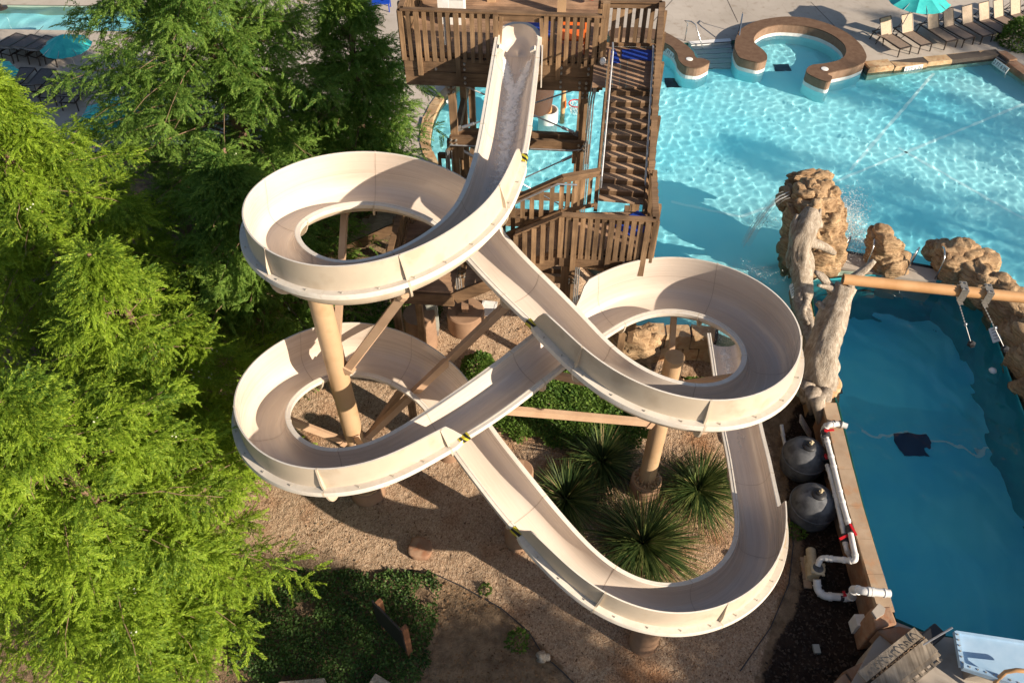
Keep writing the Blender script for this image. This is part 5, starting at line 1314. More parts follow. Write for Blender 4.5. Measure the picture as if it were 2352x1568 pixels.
# ------------------------------------------------------------------ depth marker tiles
def marker(label, text, p, xdir, up, w_=.55, h_=.2):
    xdir = np.array(xdir, float); xdir /= np.linalg.norm(xdir); up = np.array(up, float); up -= xdir * (up @ xdir); up /= np.linalg.norm(up); n = np.cross(xdir, up)
    t = thing('depth_marker', label, 'depth marker', p); mb = MB(); mb.box(p, (w_, h_, .024), (xdir, up, n)); mb.build('tile', MT['white'], t)
    cu = bpy.data.curves.new('depth_text', 'FONT'); cu.body = text; cu.size = h_ * .82; cu.align_x = 'CENTER'; cu.align_y = 'CENTER'; cu.extrude = .001; cu.materials.append(MT['black'])
    tmp = bpy.data.objects.new('tmp', cu); COL.objects.link(tmp); bpy.context.view_layer.update()
    me = bpy.data.meshes.new_from_object(tmp.evaluated_get(bpy.context.evaluated_depsgraph_get())); bpy.data.objects.remove(tmp)
    co = [v.co for v in me.vertices]; bw = max(c.x for c in co) - min(c.x for c in co); k_ = min(1.0, w_ * .9 / bw)
    for v in me.vertices: v.co = v.co * k_
    o = bpy.data.objects.new('depth_text', me); COL.objects.link(o); o.parent = t
    M = Matrix((xdir, up, n)).transposed().to_4x4(); M.translation = Vector(n * .0145); o.matrix_local = M
    return t
def mk(label, text, a, b, z, tilt=.35, w_=.7, off=.0, h_=.24):
    p, q = at(*a, z), at(*b, z); d = q - p; d[2] = 0; d /= np.linalg.norm(d); out = np.array([d[1], -d[0], 0])
    marker(label, text, (p + q) / 2 + out * off, d, e3 * 1.0 + out * -tilt, w_, h_)
mk('white tile reading 3 FT 6 IN on the stone edge before the loungers', '3 FT 6 IN', (2070, 152), (2105, 147), 1.14, .15, .95, .36, .30)
mk('white tile reading 2 FT 6 IN on the red stone edge, far right', '2 FT 6 IN', (2299, 141), (2325, 160), 1.2, .3, .95, .34, .30)
mk('white tile reading 1 FT 6 IN on the serpentine seat wall', '1 FT 6 IN', c8(10, 330), c8(85, 395), 1.35, .2, .9, .03, .28)
mk('white tile reading 3 FT on the curved stone edge of the wading pool', '3 FT', (1013, 236), (1034, 218), 1.1, .3, .6, .26, .24)
p, q = at(2281, 758, 1.2), at(2291, 788, 1.2)
d = (q - p) / np.linalg.norm(q - p); marker('white tile reading 11 FT at the foot of the long rock wall', '11 FT', (p + q) / 2 + np.array([-.05, 0, .1]), d, np.array([.75, .3, .6]), .62, .26)
p, q = at(1839, 648, 1.35), at(1846, 680, 1.35); d = (q - p) / np.linalg.norm(q - p); marker('white tile reading 5 FT on the wall under the twisted root', '5 FT', (p + q) / 2 + np.array([-.3, 0, -.05]), d, np.array([.5, .1, .8]), .6, .22)

# ------------------------------------------------------------------ loungers
def lounger(name, label, back_deg, dark=False):
    t = thing(name, label, 'lounger', (0, 0, 0)); W_ = .68; sb, ss = (MT['sling_d'], MT['sling_d']) if dark else (MT['sling'], MT['sling_s'])
    L1, zs = 1.30, .40; an = R(back_deg); bd = np.array([0, math.cos(an), math.sin(an)]); h0 = np.array([0, L1, zs]); h1 = h0 + bd * .82
    mb = MB(); mb.box((0, L1 / 2, zs), (W_ - .07, L1, .018)); mb.build('seat', ss, t)
    mb = MB(); mb.beam(h0, h1, W_ - .07, .018, up=(0, -math.sin(an), math.cos(an))); mb.build('backrest', sb, t)
    mb = MB()
    for x in (-W_ / 2, W_ / 2):
        mb.beam((x, 0, zs), (x, L1 + .62, zs), .045, .05); mb.beam((x * .98, L1, zs + .02), (x * .98, h1[1], h1[2]), .03, .03)
    mb.beam((-W_ / 2, .0, zs), (W_ / 2, .0, zs), .05, .05); mb.beam((-W_ / 2, L1 + .6, zs), (W_ / 2, L1 + .6, zs), .04, .04); mb.beam((-W_ / 2, h1[1], h1[2]), (W_ / 2, h1[1], h1[2]), .03, .03); mb.build('frame', MT['frame'], t)
    for x in (-W_ / 2, W_ / 2):
        for y0, y1 in ((.02, -.03), (L1 + .5, L1 + .6)):
            mb = MB(); mb.beam((x, y0, zs), (x * 1.03, y1, 0), .045, .04); mb.build('leg', MT['frame'], t)
    mb = MB(); bm_ = h0 + bd * .5; mb.beam((-W_ / 2 + .05, bm_[1], bm_[2]), (-W_ / 2 + .05, L1 + .5, zs), .025, .025); mb.beam((W_ / 2 - .05, bm_[1], bm_[2]), (W_ / 2 - .05, L1 + .5, zs), .025, .025); mb.build('prop', MT['frame'], t)
    return t
def place(o, u, v, rz, z=ZD):
    p = at(u, v, z); o.location = Vector((float(p[0]), float(p[1]), z)); o.rotation_euler = (0, 0, rz)
lz = lounger('sun_lounger', 'first tan lounger of the row, left of the umbrella pole', 58)
# foot positions (middle of the foot end) of the right row
feet = [(2074, 126), (2121, 119), (2180, 110), (2220, 104), (2262, 97), (2300, 89), (2335, 82), (2372, 75), (2408, 69), (2444, 63)]
lab_r = ['first tan lounger of the row, beside the small round table', 'second tan lounger of the row, its back in full sun right of the umbrella pole', 'third tan lounger of the row, dappled light over its upright back', 'fourth tan lounger of the row, before the shade begins', 'fifth tan lounger from the umbrella pole', 'sixth tan lounger from the umbrella pole', 'seventh tan lounger from the umbrella pole, in deep shade', 'eighth tan lounger, behind the dark bush', 'ninth tan lounger, at the right edge of the picture', 'last tan lounger of the row, cut by the right edge']
for i, f in enumerate(feet[:9]):
    o = lz if i == 0 else copy_tree(lz); place(o, f[0], f[1] + 2, R(24 + random.uniform(-2.5, 2.5))); o['label'] = lab_r[i]; o['group'] = 'tan loungers in a row by the pool'
ldk = lounger('sun_lounger', 'dark lounger', 28, True)
dk = [((30, 128), 196, 'dark lounger at the left end of the upper row'), ((63, 131), 196, 'dark lounger second from the left in the upper row'), ((98, 133), 196, 'dark lounger left of the large teal umbrella'), ((122, 136), 196, 'dark lounger under the large teal umbrella'), ((160, 139), 196, 'dark lounger right of the large teal umbrella, against the tree'),
      ((45, 205), 216, 'dark lounger beside the small teal umbrella at the left edge'), ((92, 208), 216, 'dark lounger in the middle of the lower row'), ((130, 221), 216, 'dark lounger nearest the open paving in the lower row'), ((178, 232), 216, 'dark lounger half hidden by the tall tree')]
for i, (f, rz, lb_) in enumerate(dk):
    o = ldk if i == 0 else copy_tree(ldk); place(o, f[0] + 28, f[1] - 30, R(rz - 40)); o['label'] = lb_; o['group'] = 'dark loungers by the far pool'
# side table
p = at(2020, 100, ZD); t = thing('side_table', 'small round brown table left of the first tan lounger', 'side table', (p[0], p[1], ZD)); mb = MB(); mb.lathe((p[0], p[1], ZD), [(0, .46), (.28, .46), (.28, .43), (0, .43)], 18); mb.build('table_top', MT['sling_s'], t)
for k in range(4):
    a = k * math.pi / 2 + .4; mb = MB(); mb.beam((p[0] + .05 * math.cos(a), p[1] + .05 * math.sin(a), ZD + .43), (p[0] + .25 * math.cos(a), p[1] + .25 * math.sin(a), ZD), .03, .03); mb.build('leg', MT['frame'], t)
# umbrellas
def umbrella(label, p, r=1.35, h=2.35, tilt=(0, 0), ribs=8):
    t = thing('pool_umbrella', label, 'umbrella', (p[0], p[1], ZD), 'teal pool umbrellas'); top = np.array([p[0] + tilt[0], p[1] + tilt[1], ZD + h]); V = [tuple(top + e3 * .0)]; F = []; nr = 6
    for j in range(1, nr + 1):
        f = j / nr
        for k in range(ribs * 4):
            a = 2 * math.pi * k / (ribs * 4); cor = math.cos(math.pi / ribs) / math.cos(((a + math.pi / ribs) % (2 * math.pi / ribs)) - math.pi / ribs); rr = r * f * cor
            V.append((top[0] + rr * math.cos(a), top[1] + rr * math.sin(a), top[2] - .52 * f ** 1.15 - .05 * (cor < .96) * f))
    m = ribs * 4
    F += [(0, 1 + (k + 1) % m, 1 + k) for k in range(m)]
    for j in range(nr - 1):
        for k in range(m): a, b_ = 1 + j * m + k, 1 + j * m + (k + 1) % m; F.append((a, b_, b_ + m, a + m))
    mesh_obj('canopy', V, F, MT['teal'], None, t, smooth=R(14)); mb = MB(); mb.cyl((p[0], p[1], ZD), tuple(top), .022, None, 8); mb.build('pole', MT['galv'], t)
    mb = MB()
    for k in range(ribs): a = 2 * math.pi * k / ribs; mb.cyl(tuple(top - e3 * .05), (top[0] + r * .97 * math.cos(a), top[1] + r * .97 * math.sin(a), top[2] - .56), .012, None, 5)
    mb.build('ribs', MT['galv'], t); mb = MB(); mb.lathe((p[0], p[1], ZD), [(.28, 0), (.28, .05), (.06, .09), (.05, .25), (0, .25)], 16); mb.build('base', MT['frame'], t); return t
umbrella('teal umbrella over the row of tan loungers, cut by the top edge', at(2055, 90, ZD), 1.45, 2.5, (.35, -.1))
umbrella('large teal umbrella over the dark loungers beside the tall tree', at(190, 192, ZD), 1.08, 2.3); umbrella('teal umbrella at the left edge over the lower dark loungers', at(12, 262, ZD), 1.3, 2.3); umbrella('teal umbrella glimpsed under the boughs of the tall tree', at(300, 345, ZD), 1.4, 2.2)
umbrella('teal umbrella in the top left corner beyond the far pool', at(5, 20, ZD), 1.4, 2.3)

# ------------------------------------------------------------------ pipe with hanging knobs
pa = at(1936, 641, 4.3); pb = at(2200, 668, 4.3); pdir = (pb - pa) / np.linalg.norm(pb - pa); pend = pa + pdir * 9.0
t = thing('overhead_pipe', 'long tan pipe spanning the deep pool from the dead tree to the right edge', 'pipe', (pa[0], pa[1], 4.3)); mb = MB(); yv = np.cross(e3, pdir); n = 20; V = []; F = []
for rad in (.158, .138):
    for p in (pa, pend):
        for k in range(n): a = 2 * math.pi * k / n; V.append(p + yv * rad * math.cos(a) + e3 * rad * math.sin(a))
for k in range(n):
    k2 = (k + 1) % n; F += [(k, k2, n + k2, n + k), (2 * n + k2, 2 * n + k, 3 * n + k, 3 * n + k2), (k2, k, 2 * n + k, 2 * n + k2)]
mesh_obj('tube', V, F, MT['pipe_o'], None, t, smooth=AUTO)
for i, (u, v) in enumerate([(2208, 668), (2266, 676)]):
    s = (at(u, v, 4.3) - pa) @ pdir; c = pa + pdir * s; t2 = thing('hanging_swing', ['hanging chain and black knob on the left bracket of the tan pipe', 'hanging chain and black knob on the right bracket of the tan pipe'][i], 'rope swing', (c[0], c[1], 4.1), 'knobs hanging from the tan pipe')
    mb = MB()
    for sg in (-1, 1): mb.beam(c + yv * sg * .185 - pdir * .10, c + yv * sg * .185 + pdir * .10, .02, .40, up=e3)
    mb.beam(c + e3 * .195 - pdir * .10, c + e3 * .195 + pdir * .10, .39, .02); mb.beam(c - e3 * .195 - pdir * .08, c - e3 * .195 + pdir * .08, .39, .02)
    mb.beam(c - e3 * .21 - yv * .16, c - e3 * .21 - yv * .32, .14, .02); bolts(mb, [c + e3 * .205 + yv * y - pdir * x for y in (-.12, .12) for x in (-.06, .06)], e3, 0, .03, .03); mb.build('bracket', MT['bracket'], t2)
    a0 = c - e3 * .27 - yv * .2; end = [at(2231, 790, 2.85), at(2308, 801, 2.85)][i]; mid = a0 + (end - a0) * .52
    mb = MB(); nl = 16
    for k in range(nl):
        p = a0 + (mid - a0) * (k / nl); q = a0 + (mid - a0) * ((k + .9) / nl); mb.beam(p, q, .035 if k % 2 else .012, .012 if k % 2 else .035, up=(0, 1, .01))
    mb.lathe(mid, [(0, .06), (.035, .03), (.035, -.03), (0, -.06)], 8); mb.build('chain', MT['galv'], t2)
    mb = MB(); mb.cyl(mid, end, .012, None, 6); mb.build('cord', MT['galv'], t2)
    bm = bmesh.new(); bmesh.ops.create_icosphere(bm, subdivisions=1, radius=.125); mb = MB(); mb.add([tuple(np.array(v.co) + end) for v in bm.verts], [tuple(v.index for v in f.verts) for f in bm.faces]); bm.free(); mb.build('knob', MT['black'], t2)
# float
p = at(2280, 851, ZW); mb = MB(); mb.lathe((p[0], p[1], ZW), [(0, .1), (.10, .05), (.12, 0), (.1, -.05), (0, -.1)], 14); o = mb.build('float', MT['white'], None, True, (p[0], p[1], ZW)); tag(o, 'small white float on the deep pool near the rock wall', 'float')

# ------------------------------------------------------------------ sand filters and plumbing
def tank(label, u, v):
    p = at(u, v, .75); r_ = .62; t = thing('sand_filter', label, 'filter tank', (p[0], p[1], 0), 'sand filter tanks on the dark soil'); c = (p[0], p[1], .0)
    mb = MB(); mb.lathe(c, [(r_ * .7, .02), (r_ * .95, .12), (r_, .3), (r_, .62), (r_ * .985, .66), (r_ * .96, .74), (r_ * .87, .89), (r_ * .7, 1.02), (r_ * .45, 1.11), (r_ * .2, 1.15), (0, 1.155)], 40); mb.build('body', MT['tank'], t, smooth=R(50))
    mb = MB(); mb.lathe(c, [(r_ + .004, .60), (r_ + .03, .61), (r_ + .03, .66), (r_ + .002, .67)], 40); mb.build('seam_ring', MT['tank'], t, True)
    mb = MB(); mb.lathe((p[0], p[1], 1.13), [(.19, 0), (.19, .05), (.15, .08), (.1, .09), (.085, .14), (0, .15)], 20); mb.build('lid', MT['black'], t, smooth=AUTO)
    mb = MB(); mb.lathe((p[0] + .02, p[1], 1.27), [(.05, 0), (.05, .05), (.03, .09), (.03, .13), (0, .14)], 10); mb.cyl((p[0] - .04, p[1], 1.33), (p[0] + .09, p[1], 1.34), .018); mb.build('gauge', MT['cream'], t, smooth=AUTO)
    mb = MB(); mb.lathe((p[0], p[1], 0), [(r_ * .8, -.02), (r_ * .8, .05), (r_ * .6, .1)], 30); mb.build('skirt', MT['black'], t)
    for dz in (.30, .62):
        mb = MB(); q0 = np.array([p[0] + r_ * .93, p[1] - .05, dz]); q1 = q0 + np.array([.22, -.02, 0]); mb.cyl(q0, q0 + np.array([.1, 0, 0]), .095, None, 14, 1); mb.cyl(q0, q1, .062, None, 14, 0); mb.build('port', [MT['pvc'], MT['rubber']], t, smooth=AUTO)
    return p
t1 = tank('upper dark grey sand filter tank, next to the flat bleached plank', 1850, 1042); t2_ = tank('lower dark grey sand filter tank, above the leafy weed', 1871, 1152)
def pipe(label, pts, r=.062, kind='pipe', fit=()):
    P = [np.array(p, float) for p in pts]; t = thing('water_pipe', label, kind, tuple(P[0])); mb = MB()
    # rounded corners
    Q = [P[0]]
    for i in range(1, len(P) - 1):
        a, b, c = P[i - 1], P[i], P[i + 1]; d0 = (a - b) / np.linalg.norm(a - b); d1 = (c - b) / np.linalg.norm(c - b); l = min(.13, .45 * np.linalg.norm(a - b), .45 * np.linalg.norm(c - b))
        for f in np.linspace(0, 1, 6): Q.append((1 - f) ** 2 * (b + d0 * l) + 2 * f * (1 - f) * b + f * f * (b + d1 * l))
    Q.append(P[-1]); mb.tube(Q, r, 14); mb.build('tube', MT['pvc'], t, smooth=AUTO)
    for i in range(1, len(P) - 1):
        for o_ in (P[i - 1], P[i + 1]):
            mb = MB(); d0 = (o_ - P[i]) / np.linalg.norm(o_ - P[i]); l = np.linalg.norm(o_ - P[i]); mb.cyl(P[i] + d0 * min(.13, l * .4), P[i] + d0 * min(.2, l * .49), r * 1.18, None, 14); mb.build('collar', MT['pvc'], t, smooth=AUTO)
    return t
def valve(label, p, d, lever, parent=None):
    t = thing('valve', label, 'valve', tuple(p)); p = np.array(p); d = np.array(d, float); d /= np.linalg.norm(d); mb = MB(); mb.cyl(p - d * .1, p + d * .1, .1, None, 14); mb.build('body', MT['rubber'], t, smooth=AUTO)
    mb = MB(); lv = np.array(lever, float); mb.cyl(p + e3 * .05, p + e3 * .15, .035, None, 8); mb.beam(p + e3 * .15 - lv * .4, p + e3 * .15 + lv, .06, .035); mb.build('handle', MT['red'], t); return t
A = lambda u, v, z: at(u, v, z)
wx = at(1912, 1040, .8)
pipe('upper white pipe crossing the coping into the deep pool from the upper tank', [A(1905, 1040, .45), A(1893, 1008, .6), A(1893, 982, 1.2), A(1903, 975, 1.38), A(1925, 972, 1.38), A(1946, 979, 1.38)], .085)
pipe('long white pipe running down along the coping past both tanks', [A(1893, 990, 1.1), A(1897, 1003, 1.22), A(1912, 1060, 1.22), A(1931, 1140, 1.22), A(1950, 1208, 1.22), A(1967, 1288, 1.22), A(1925, 1284, .9), A(1885, 1280, .72), A(1878, 1298, .55)], .075)
pipe('second white pipe beside the long one, from the upper tank to the red lever', [A(1900, 1068, 1.0), A(1906, 1085, 1.08), A(1922, 1150, 1.08), A(1938, 1222, 1.08), A(1944, 1262, 1.0), A(1952, 1275, .6)], .065)
pipe('white pipe end standing in the soil left of the upper tank', [A(1795, 975, .5), A(1800, 1010, .15), A(1808, 1032, .12)], .055)
pipe('lower white pipe from the pump over the flagstone into the deep pool', [A(1876, 1330, .4), A(1878, 1355, .25), A(1892, 1368, .25), A(1955, 1372, .25), A(1962, 1352, 1.3), A(1980, 1356, 1.52), A(2020, 1360, 1.52), A(2044, 1362, 1.5)], .1)
for p, u, v in (('a', 1915, 972), ('b', 1930, 973)):
    q = A(u, v, 1.385); mb = MB(); mb.lathe((0, 0, 0), [(.092, -.02), (.1, -.02), (.1, .02), (.092, .02)], 16)
    M = np.array([q + np.array([z, x, y]) for x, y, z in mb.V]); mesh_obj('pipe_clamp', M, mb.F, MT['rubber'], None, None, loc=tuple(q)); tag(bpy.context.scene.objects[-1] if False else [o for o in COL.objects if o.name.startswith('pipe_clamp')][-1], 'dark band round the upper white pipe, ' + ('nearer the elbow' if p == 'a' else 'nearer the pool'), 'pipe clamp')
valve('red handled valve on top of the white pipes at the upper tank', A(1896, 995, 1.3), (0, 1, 0), (.2, .02, 0)); valve('red lever valve on the long white pipe below the lower tank', A(1952, 1216, 1.24), (.2, 1, 0), (.05, -.24, 0)); valve('red lever valve on the second white pipe, over the dark soil', A(1941, 1236, 1.06), (.2, 1, 0), (-.22, -.1, 0)); valve('red valve between the upper tank and the pipes', A(1893, 1052, .95), (1, 0, 0), (.0, -.12, 0)); valve('dark valve on the lower white pipe beside the coping', A(1937, 1371, .25), (1, 0, 0), (-.02, .1, 0))
pb_ = A(1866, 1300, .3); t = thing('pool_pump', 'cream pool pump with a round strainer lid on a board', 'pump', (pb_[0], pb_[1], 0)); q0, q1 = A(1862, 1262, .3), A(1868, 1325, .3); d = (q1 - q0) / np.linalg.norm(q1 - q0)
mb = MB(); mb.cyl(q0, q0 + d * .42, .13, None, 18); mb.cyl(q0 - d * .03, q0 + d * .02, .1, None, 16); mb.build('motor', MT['cream'], t, smooth=AUTO); mb = MB(); mb.cyl(q0 + d * .45, q0 + d * .8, .17, .15, 18); mb.beam(q0 + d * .1 - e3 * .2, q0 + d * .8 - e3 * .2, .26, .06); mb.build('housing', MT['cream'], t, smooth=AUTO)
sc_ = A(1877, 1307, .45); mb = MB(); mb.lathe((sc_[0], sc_[1], .1), [(.14, 0), (.15, .38), (.19, .39), (.19, .43), (.14, .45), (.14, .44)], 20)
for k in range(4): a = k * math.pi / 2 + .5; mb.box((sc_[0] + .2 * math.cos(a), sc_[1] + .2 * math.sin(a), .51), (.07, .07, .05))
mb.build('strainer', MT['cream'], t, smooth=AUTO); mb = MB(); mb.lathe((sc_[0], sc_[1], .54), [(.14, 0), (0, .012)], 20); mb.build('strainer_lid', MT['tank'], t)
mb = MB(); a, b_ = A(1846, 1280, .06), A(1856, 1350, .06); mb.beam(a, b_, .2, .06); o = mb.build('timber_board', MT['coping'], None, loc=tuple(a)); tag(o, 'flat brown board lying on the soil left of the pump', 'board')
mb = MB(); mb.beam(A(1838, 960, .9), A(1862, 1000, .35), .36, .05, up=(0, .2, 1)); o = mb.build('plank', MT['drift'], None, loc=tuple(A(1838, 960, .5))); tag(o, 'bleached flat plank leaning behind the upper sand filter', 'plank')
mb = MB(); mb.box(A(1970, 1432, .35), (.24, .3, .5)); o = mb.build('utility_box', MT['white'], None, loc=tuple(A(1970, 1432, .1))); tag(o, 'small white box against the red stones at the bottom', 'utility box')
mb = MB(); mb.box(A(1875, 1490, .05), (.16, .22, .1)); o = mb.build('utility_box', MT['grey'], None, loc=tuple(A(1875, 1490, 0))); tag(o, 'tiny pale box on the dark soil at the bottom right', 'utility box')

# ------------------------------------------------------------------ bottom right : timber bench, rod, blue slide panel
def wood_obj(name, label, cat, p, q, w_, h_, mat, bev=.02):
    mb = MB(); mb.beam(p, q, w_, h_); o = mb.build(name, mat, None, loc=tuple(p)); tag(o, label, cat); md = o.modifiers.new('b', 'BEVEL'); md.width = bev; md.segments = 2; return o
MT['greywood'] = wood('grey_plank', (.20, .165, .125), (.42, .36, .29), 1, .85)
bn = thing('rope_bench', 'weathered grey timber beam with loops of rope along it', 'beam', tuple(A(2080, 1520, ZD)))
a, b_ = A(2140, 1480, 1.75), A(2010, 1585, 1.75); d = (b_ - a) / np.linalg.norm(b_ - a); nn = np.cross(e3, d)
mb = MB(); mb.beam(a, b_, .34, .05); mb.build('top_plank', MT['greywood'], bn); mb = MB(); mb.beam(a + nn * .22 - e3 * .05, b_ + nn * .22 - e3 * .05, .1, .06); mb.build('front_plank', MT['greywood'], bn); mb = MB(); mb.beam(a - nn * .36 - e3 * .04, b_ - nn * .36 - e3 * .04, .26, .06); mb.build('back_plank', MT['greywood'], bn)
mb = MB(); mb.beam(a + nn * .34 - e3 * .12, b_ + nn * .34 - e3 * .12, .05, .05); k = 0
L_b = np.linalg.norm(b_ - a)
for k in range(int(L_b / .2)): mb.beam(a + d * (k * .2 + .1) + nn * .2 - e3 * .1, a + d * (k * .2 + .1) + nn * .36 - e3 * .1, .07, .05)
mb.build('slats', MT['greywood'], bn); mb = MB()
for k in range(int(L_b / .14)):
    s = .1 + k * .14; c = a + d * s - nn * .2; r_ = random.uniform(.02, .075); s += random.uniform(-.05, .05); mb.tube([c + d * r_ * math.cos(x) + e3 * (.05 + r_ * .9 * math.sin(x)) + nn * random.uniform(-.03, .03) for x in np.linspace(-.5, 3.6, 8)], .011, 5)
mb.build('rope', MT['twig'], bn)
mb = MB(); mb.beam(a + d * .2 - e3 * .35, b_ - e3 * .35, .5, .55); mb.build('support', MT['wood_x'], bn)
wood_obj('timber_post', 'thick black timber lying between the deep pool and the rope beam', 'timber', A(2155, 1448, 1.45), A(2055, 1530, 1.45), .34, .34, MT['black'], .04)
mb = MB(); mb.cyl(A(2120, 1480, 1.85), A(2188, 1440, 2.3), .022, None, 8); o = mb.build('metal_rod', MT['galv'], None, loc=tuple(A(2120, 1480, 1.85))); tag(o, 'slanting pale metal rod sticking out over the deep pool', 'rod')
MT['bluefib'] = mottled('blue_white_fibreglass', (.30, .46, .62), (.38, .53, .68), 2, .35, .05, .003, 60)
sl_ = thing('blue_slide', 'pale blue fibreglass slide end at the bottom right corner of the deep pool', 'slide', tuple(A(2250, 1500, ZD))); zq = 1.75
F0, F1, F2, F3 = A(2194, 1452, zq), A(2460, 1492, zq), A(2480, 1620, zq), A(2208, 1532, zq)
mb = MB(); mb.hexa([F0 - e3 * .04, F3 - e3 * .04, F2 - e3 * .04, F1 - e3 * .04, F0, F3, F2, F1]); mb.build('trough', MT['bluefib'], sl_)
mb = MB(); mb.beam(F0 + e3 * .03, F3 + e3 * .03, .10, .12); mb.beam(F3 + e3 * .06, F2 + e3 * .06, .12, .16); mb.beam(F0 + e3 * .03, F1 + e3 * .03, .06, .06); mb.build('flange', MT['bluefib'], sl_)
mb = MB(); bolts(mb, [F0 + (F3 - F0) * f + e3 * .09 for f in np.linspace(.1, .9, 6)] + [F3 + (F2 - F3) * f + e3 * .14 for f in np.linspace(.05, .95, 14)], e3, 0, .02, .022); mb.build('bolts', MT['bolt'], sl_)
mb = MB(); mb.beam((F0 + F3) / 2 - e3 * .3 + (F1 - F0) * .1, (F0 + F3) / 2 + (F1 - F0) * .5 - e3 * .3, .9, .5); mb.build('support', MT['conc'], sl_)
mb = MB(); mb.tube([A(2270, 1600, 1.3), A(2290, 1560, 1.8), A(2310, 1542, 2.1), A(2335, 1538, 2.2), A(2400, 1545, 2.2)], .05, 10); o = mb.build('bent_pipe', MT['pipe_o'], None, True, tuple(A(2270, 1600, 1.3))); tag(o, 'bent tan rail in front of the blue slide at the bottom right edge', 'rail')
# ------------------------------------------------------------------ lower left : leaning board, stones, edging
lb = thing('notice_board', 'dark panel on two reddish posts, seen from behind over the ground cover', 'sign board', tuple(A(900, 1440, 0)))
pa_, pb2 = A(885, 1442, .1), A(940, 1500, .1); d = (pb2 - pa_); d[2] = 0; d /= np.linalg.norm(d); MT['redwood'] = wood('reddish_wood', (.15, .07, .04), (.27, .13, .07), 2)
for p in (pa_, pb2): mb = MB(); mb.beam(np.array([p[0], p[1], 0]), np.array([p[0] + .03, p[1], 1.7]), .16, .10, up=d); mb.build('post', MT['redwood'], lb)
mb = MB(); mb.beam(np.array([pa_[0] - .1, pa_[1], 1.08]) - d * .05, np.array([pb2[0] - .1, pb2[1], 1.08]) + d * .12, .05, 1.2); mb.build('panel', MT['black'], lb)
p = A(965, 1262, .1); mb = MB(); rocky(mb, (p[0], p[1], .12), (.34, .34, .2), 5, .15, sub=3, flat=.08); o = mb.build('stone_block', MT['redstone'], None, True, (p[0], p[1], 0)); tag(o, 'square mossy stone on the gravel, half in the slide shadow', 'stone')
p = A(545, 1092, .1); mb = MB(); rocky(mb, (p[0], p[1], .15), (.42, .36, .32), 8, .2, sub=3); o = mb.build('stone_block', MT['redstone'], None, True, (p[0], p[1], 0)); tag(o, 'rough brown stone on the gravel left of the lower left loop', 'stone')
eb_ = MB(); eb_.tube([A(u, v, .05) for u, v in [(940, 1308), (1000, 1318), (1060, 1345), (1150, 1395), (1215, 1450), (1245, 1500), (1290, 1540), (1350, 1600)]], .016, 6); o = eb_.build('bed_edging', MT['rubber'], None, True, tuple(A(940, 1308, 0))); tag(o, 'thin dark edging strip between the gravel and the bare soil', 'edging')
eb_ = MB(); eb_.tube([A(u, v, .05) for u, v in [(1812, 1150), (1822, 1250), (1812, 1340), (1770, 1440), (1700, 1540)]], .016, 6); o = eb_.build('bed_edging', MT['rubber'], None, True, tuple(A(1812, 1150, 0))); tag(o, 'thin dark edging strip between the gravel and the mulch at the right', 'edging')
for lab, pl in [('grey timber walkway edge at the bottom, left piece', [(640, 1565), (745, 1556), (760, 1600), (640, 1610)]), ('grey timber walkway edge at the bottom, right piece', [(862, 1545), (905, 1572), (890, 1600), (840, 1580)])]:
    mb = MB(); pp = pxs(pl, .5); mb.prism(pp, 0, .5); o = mb.build('walkway', MT['drift'], None, loc=(*pp[0], 0)); tag(o, lab, 'walkway')
mb = MB(); gb = float(gz(*gat(690, 780)[:2])); mb.prism(pxs([(642, 762), (660, 755), (738, 765), (742, 800), (650, 800)], gb + .2), gb - .1, gb + .2); o = mb.build('concrete_lid', MT['conc'], None, loc=tuple(A(680, 780, 0))); tag(o, 'square concrete lid in the shady ground behind the lower left loop', 'lid')
mb = MB(); mb.box(gat(573, 702, .06), (.55, .4, .12)); o = mb.build('concrete_lid', MT['grey'], None, loc=tuple(A(573, 702, 0))); tag(o, 'grey access lid in the dark soil below the upper loop', 'lid')
# under the tower : piers, cabinet, white board
pc = gat(1069, 712, .7); gb = float(gz(pc[0], pc[1])); t = thing('tower_pier', 'round terracotta concrete pier carrying a rusty post foot', 'pier', (pc[0], pc[1], gb)); mb = MB(); mb.lathe((pc[0], pc[1], gb), [(.62, -.05), (.62, .66), (.58, .7), (0, .7)], 30); mb.build('body', MT['pier'], t, smooth=AUTO); mb = MB(); mb.box((pc[0], pc[1], gb + .87), (.22, .3, .34)); mb.box((pc[0], pc[1], gb + .715), (.5, .5, .03)); mb.build('post_foot', MT['pier'], t)
pc = gat(962, 720, 1.4); gb = float(gz(pc[0], pc[1])); t = thing('tower_pier', 'tall terracotta concrete pier behind the slide braces', 'pier', (pc[0], pc[1], gb)); mb = MB(); mb.lathe((pc[0], pc[1], gb), [(.5, -.05), (.5, 1.4), (0, 1.4)], 30); mb.build('body', MT['pier'], t, smooth=AUTO)
pc = gat(998, 770, .0); gb = float(gz(pc[0], pc[1])); t = thing('electric_cabinet', 'pale green electrical cabinet on a stand beside the tall pier', 'cabinet', (pc[0], pc[1], gb)); mb = MB(); mb.box((pc[0], pc[1], gb + .95), (.36, .24, 1.2)); mb.build('case', MT['grey'], t); mb = MB(); mb.box((pc[0], pc[1] - .13, gb + .95), (.3, .02, 1.08)); mb.build('door', MT['grey'], t)
for s in (-.12, .12): mb = MB(); mb.box((pc[0] + s, pc[1], gb + .18), (.05, .05, .36)); mb.build('leg', MT['galv'], t)
a, b_ = gat(1126, 692, .12), gat(1116, 738, .12); t = thing('floor_sign', 'white folding sign lying on the gravel beside the round pier', 'sign', tuple(a)); d = (b_ - a) / np.linalg.norm(b_ - a); sd = np.cross(e3, d); mb = MB()
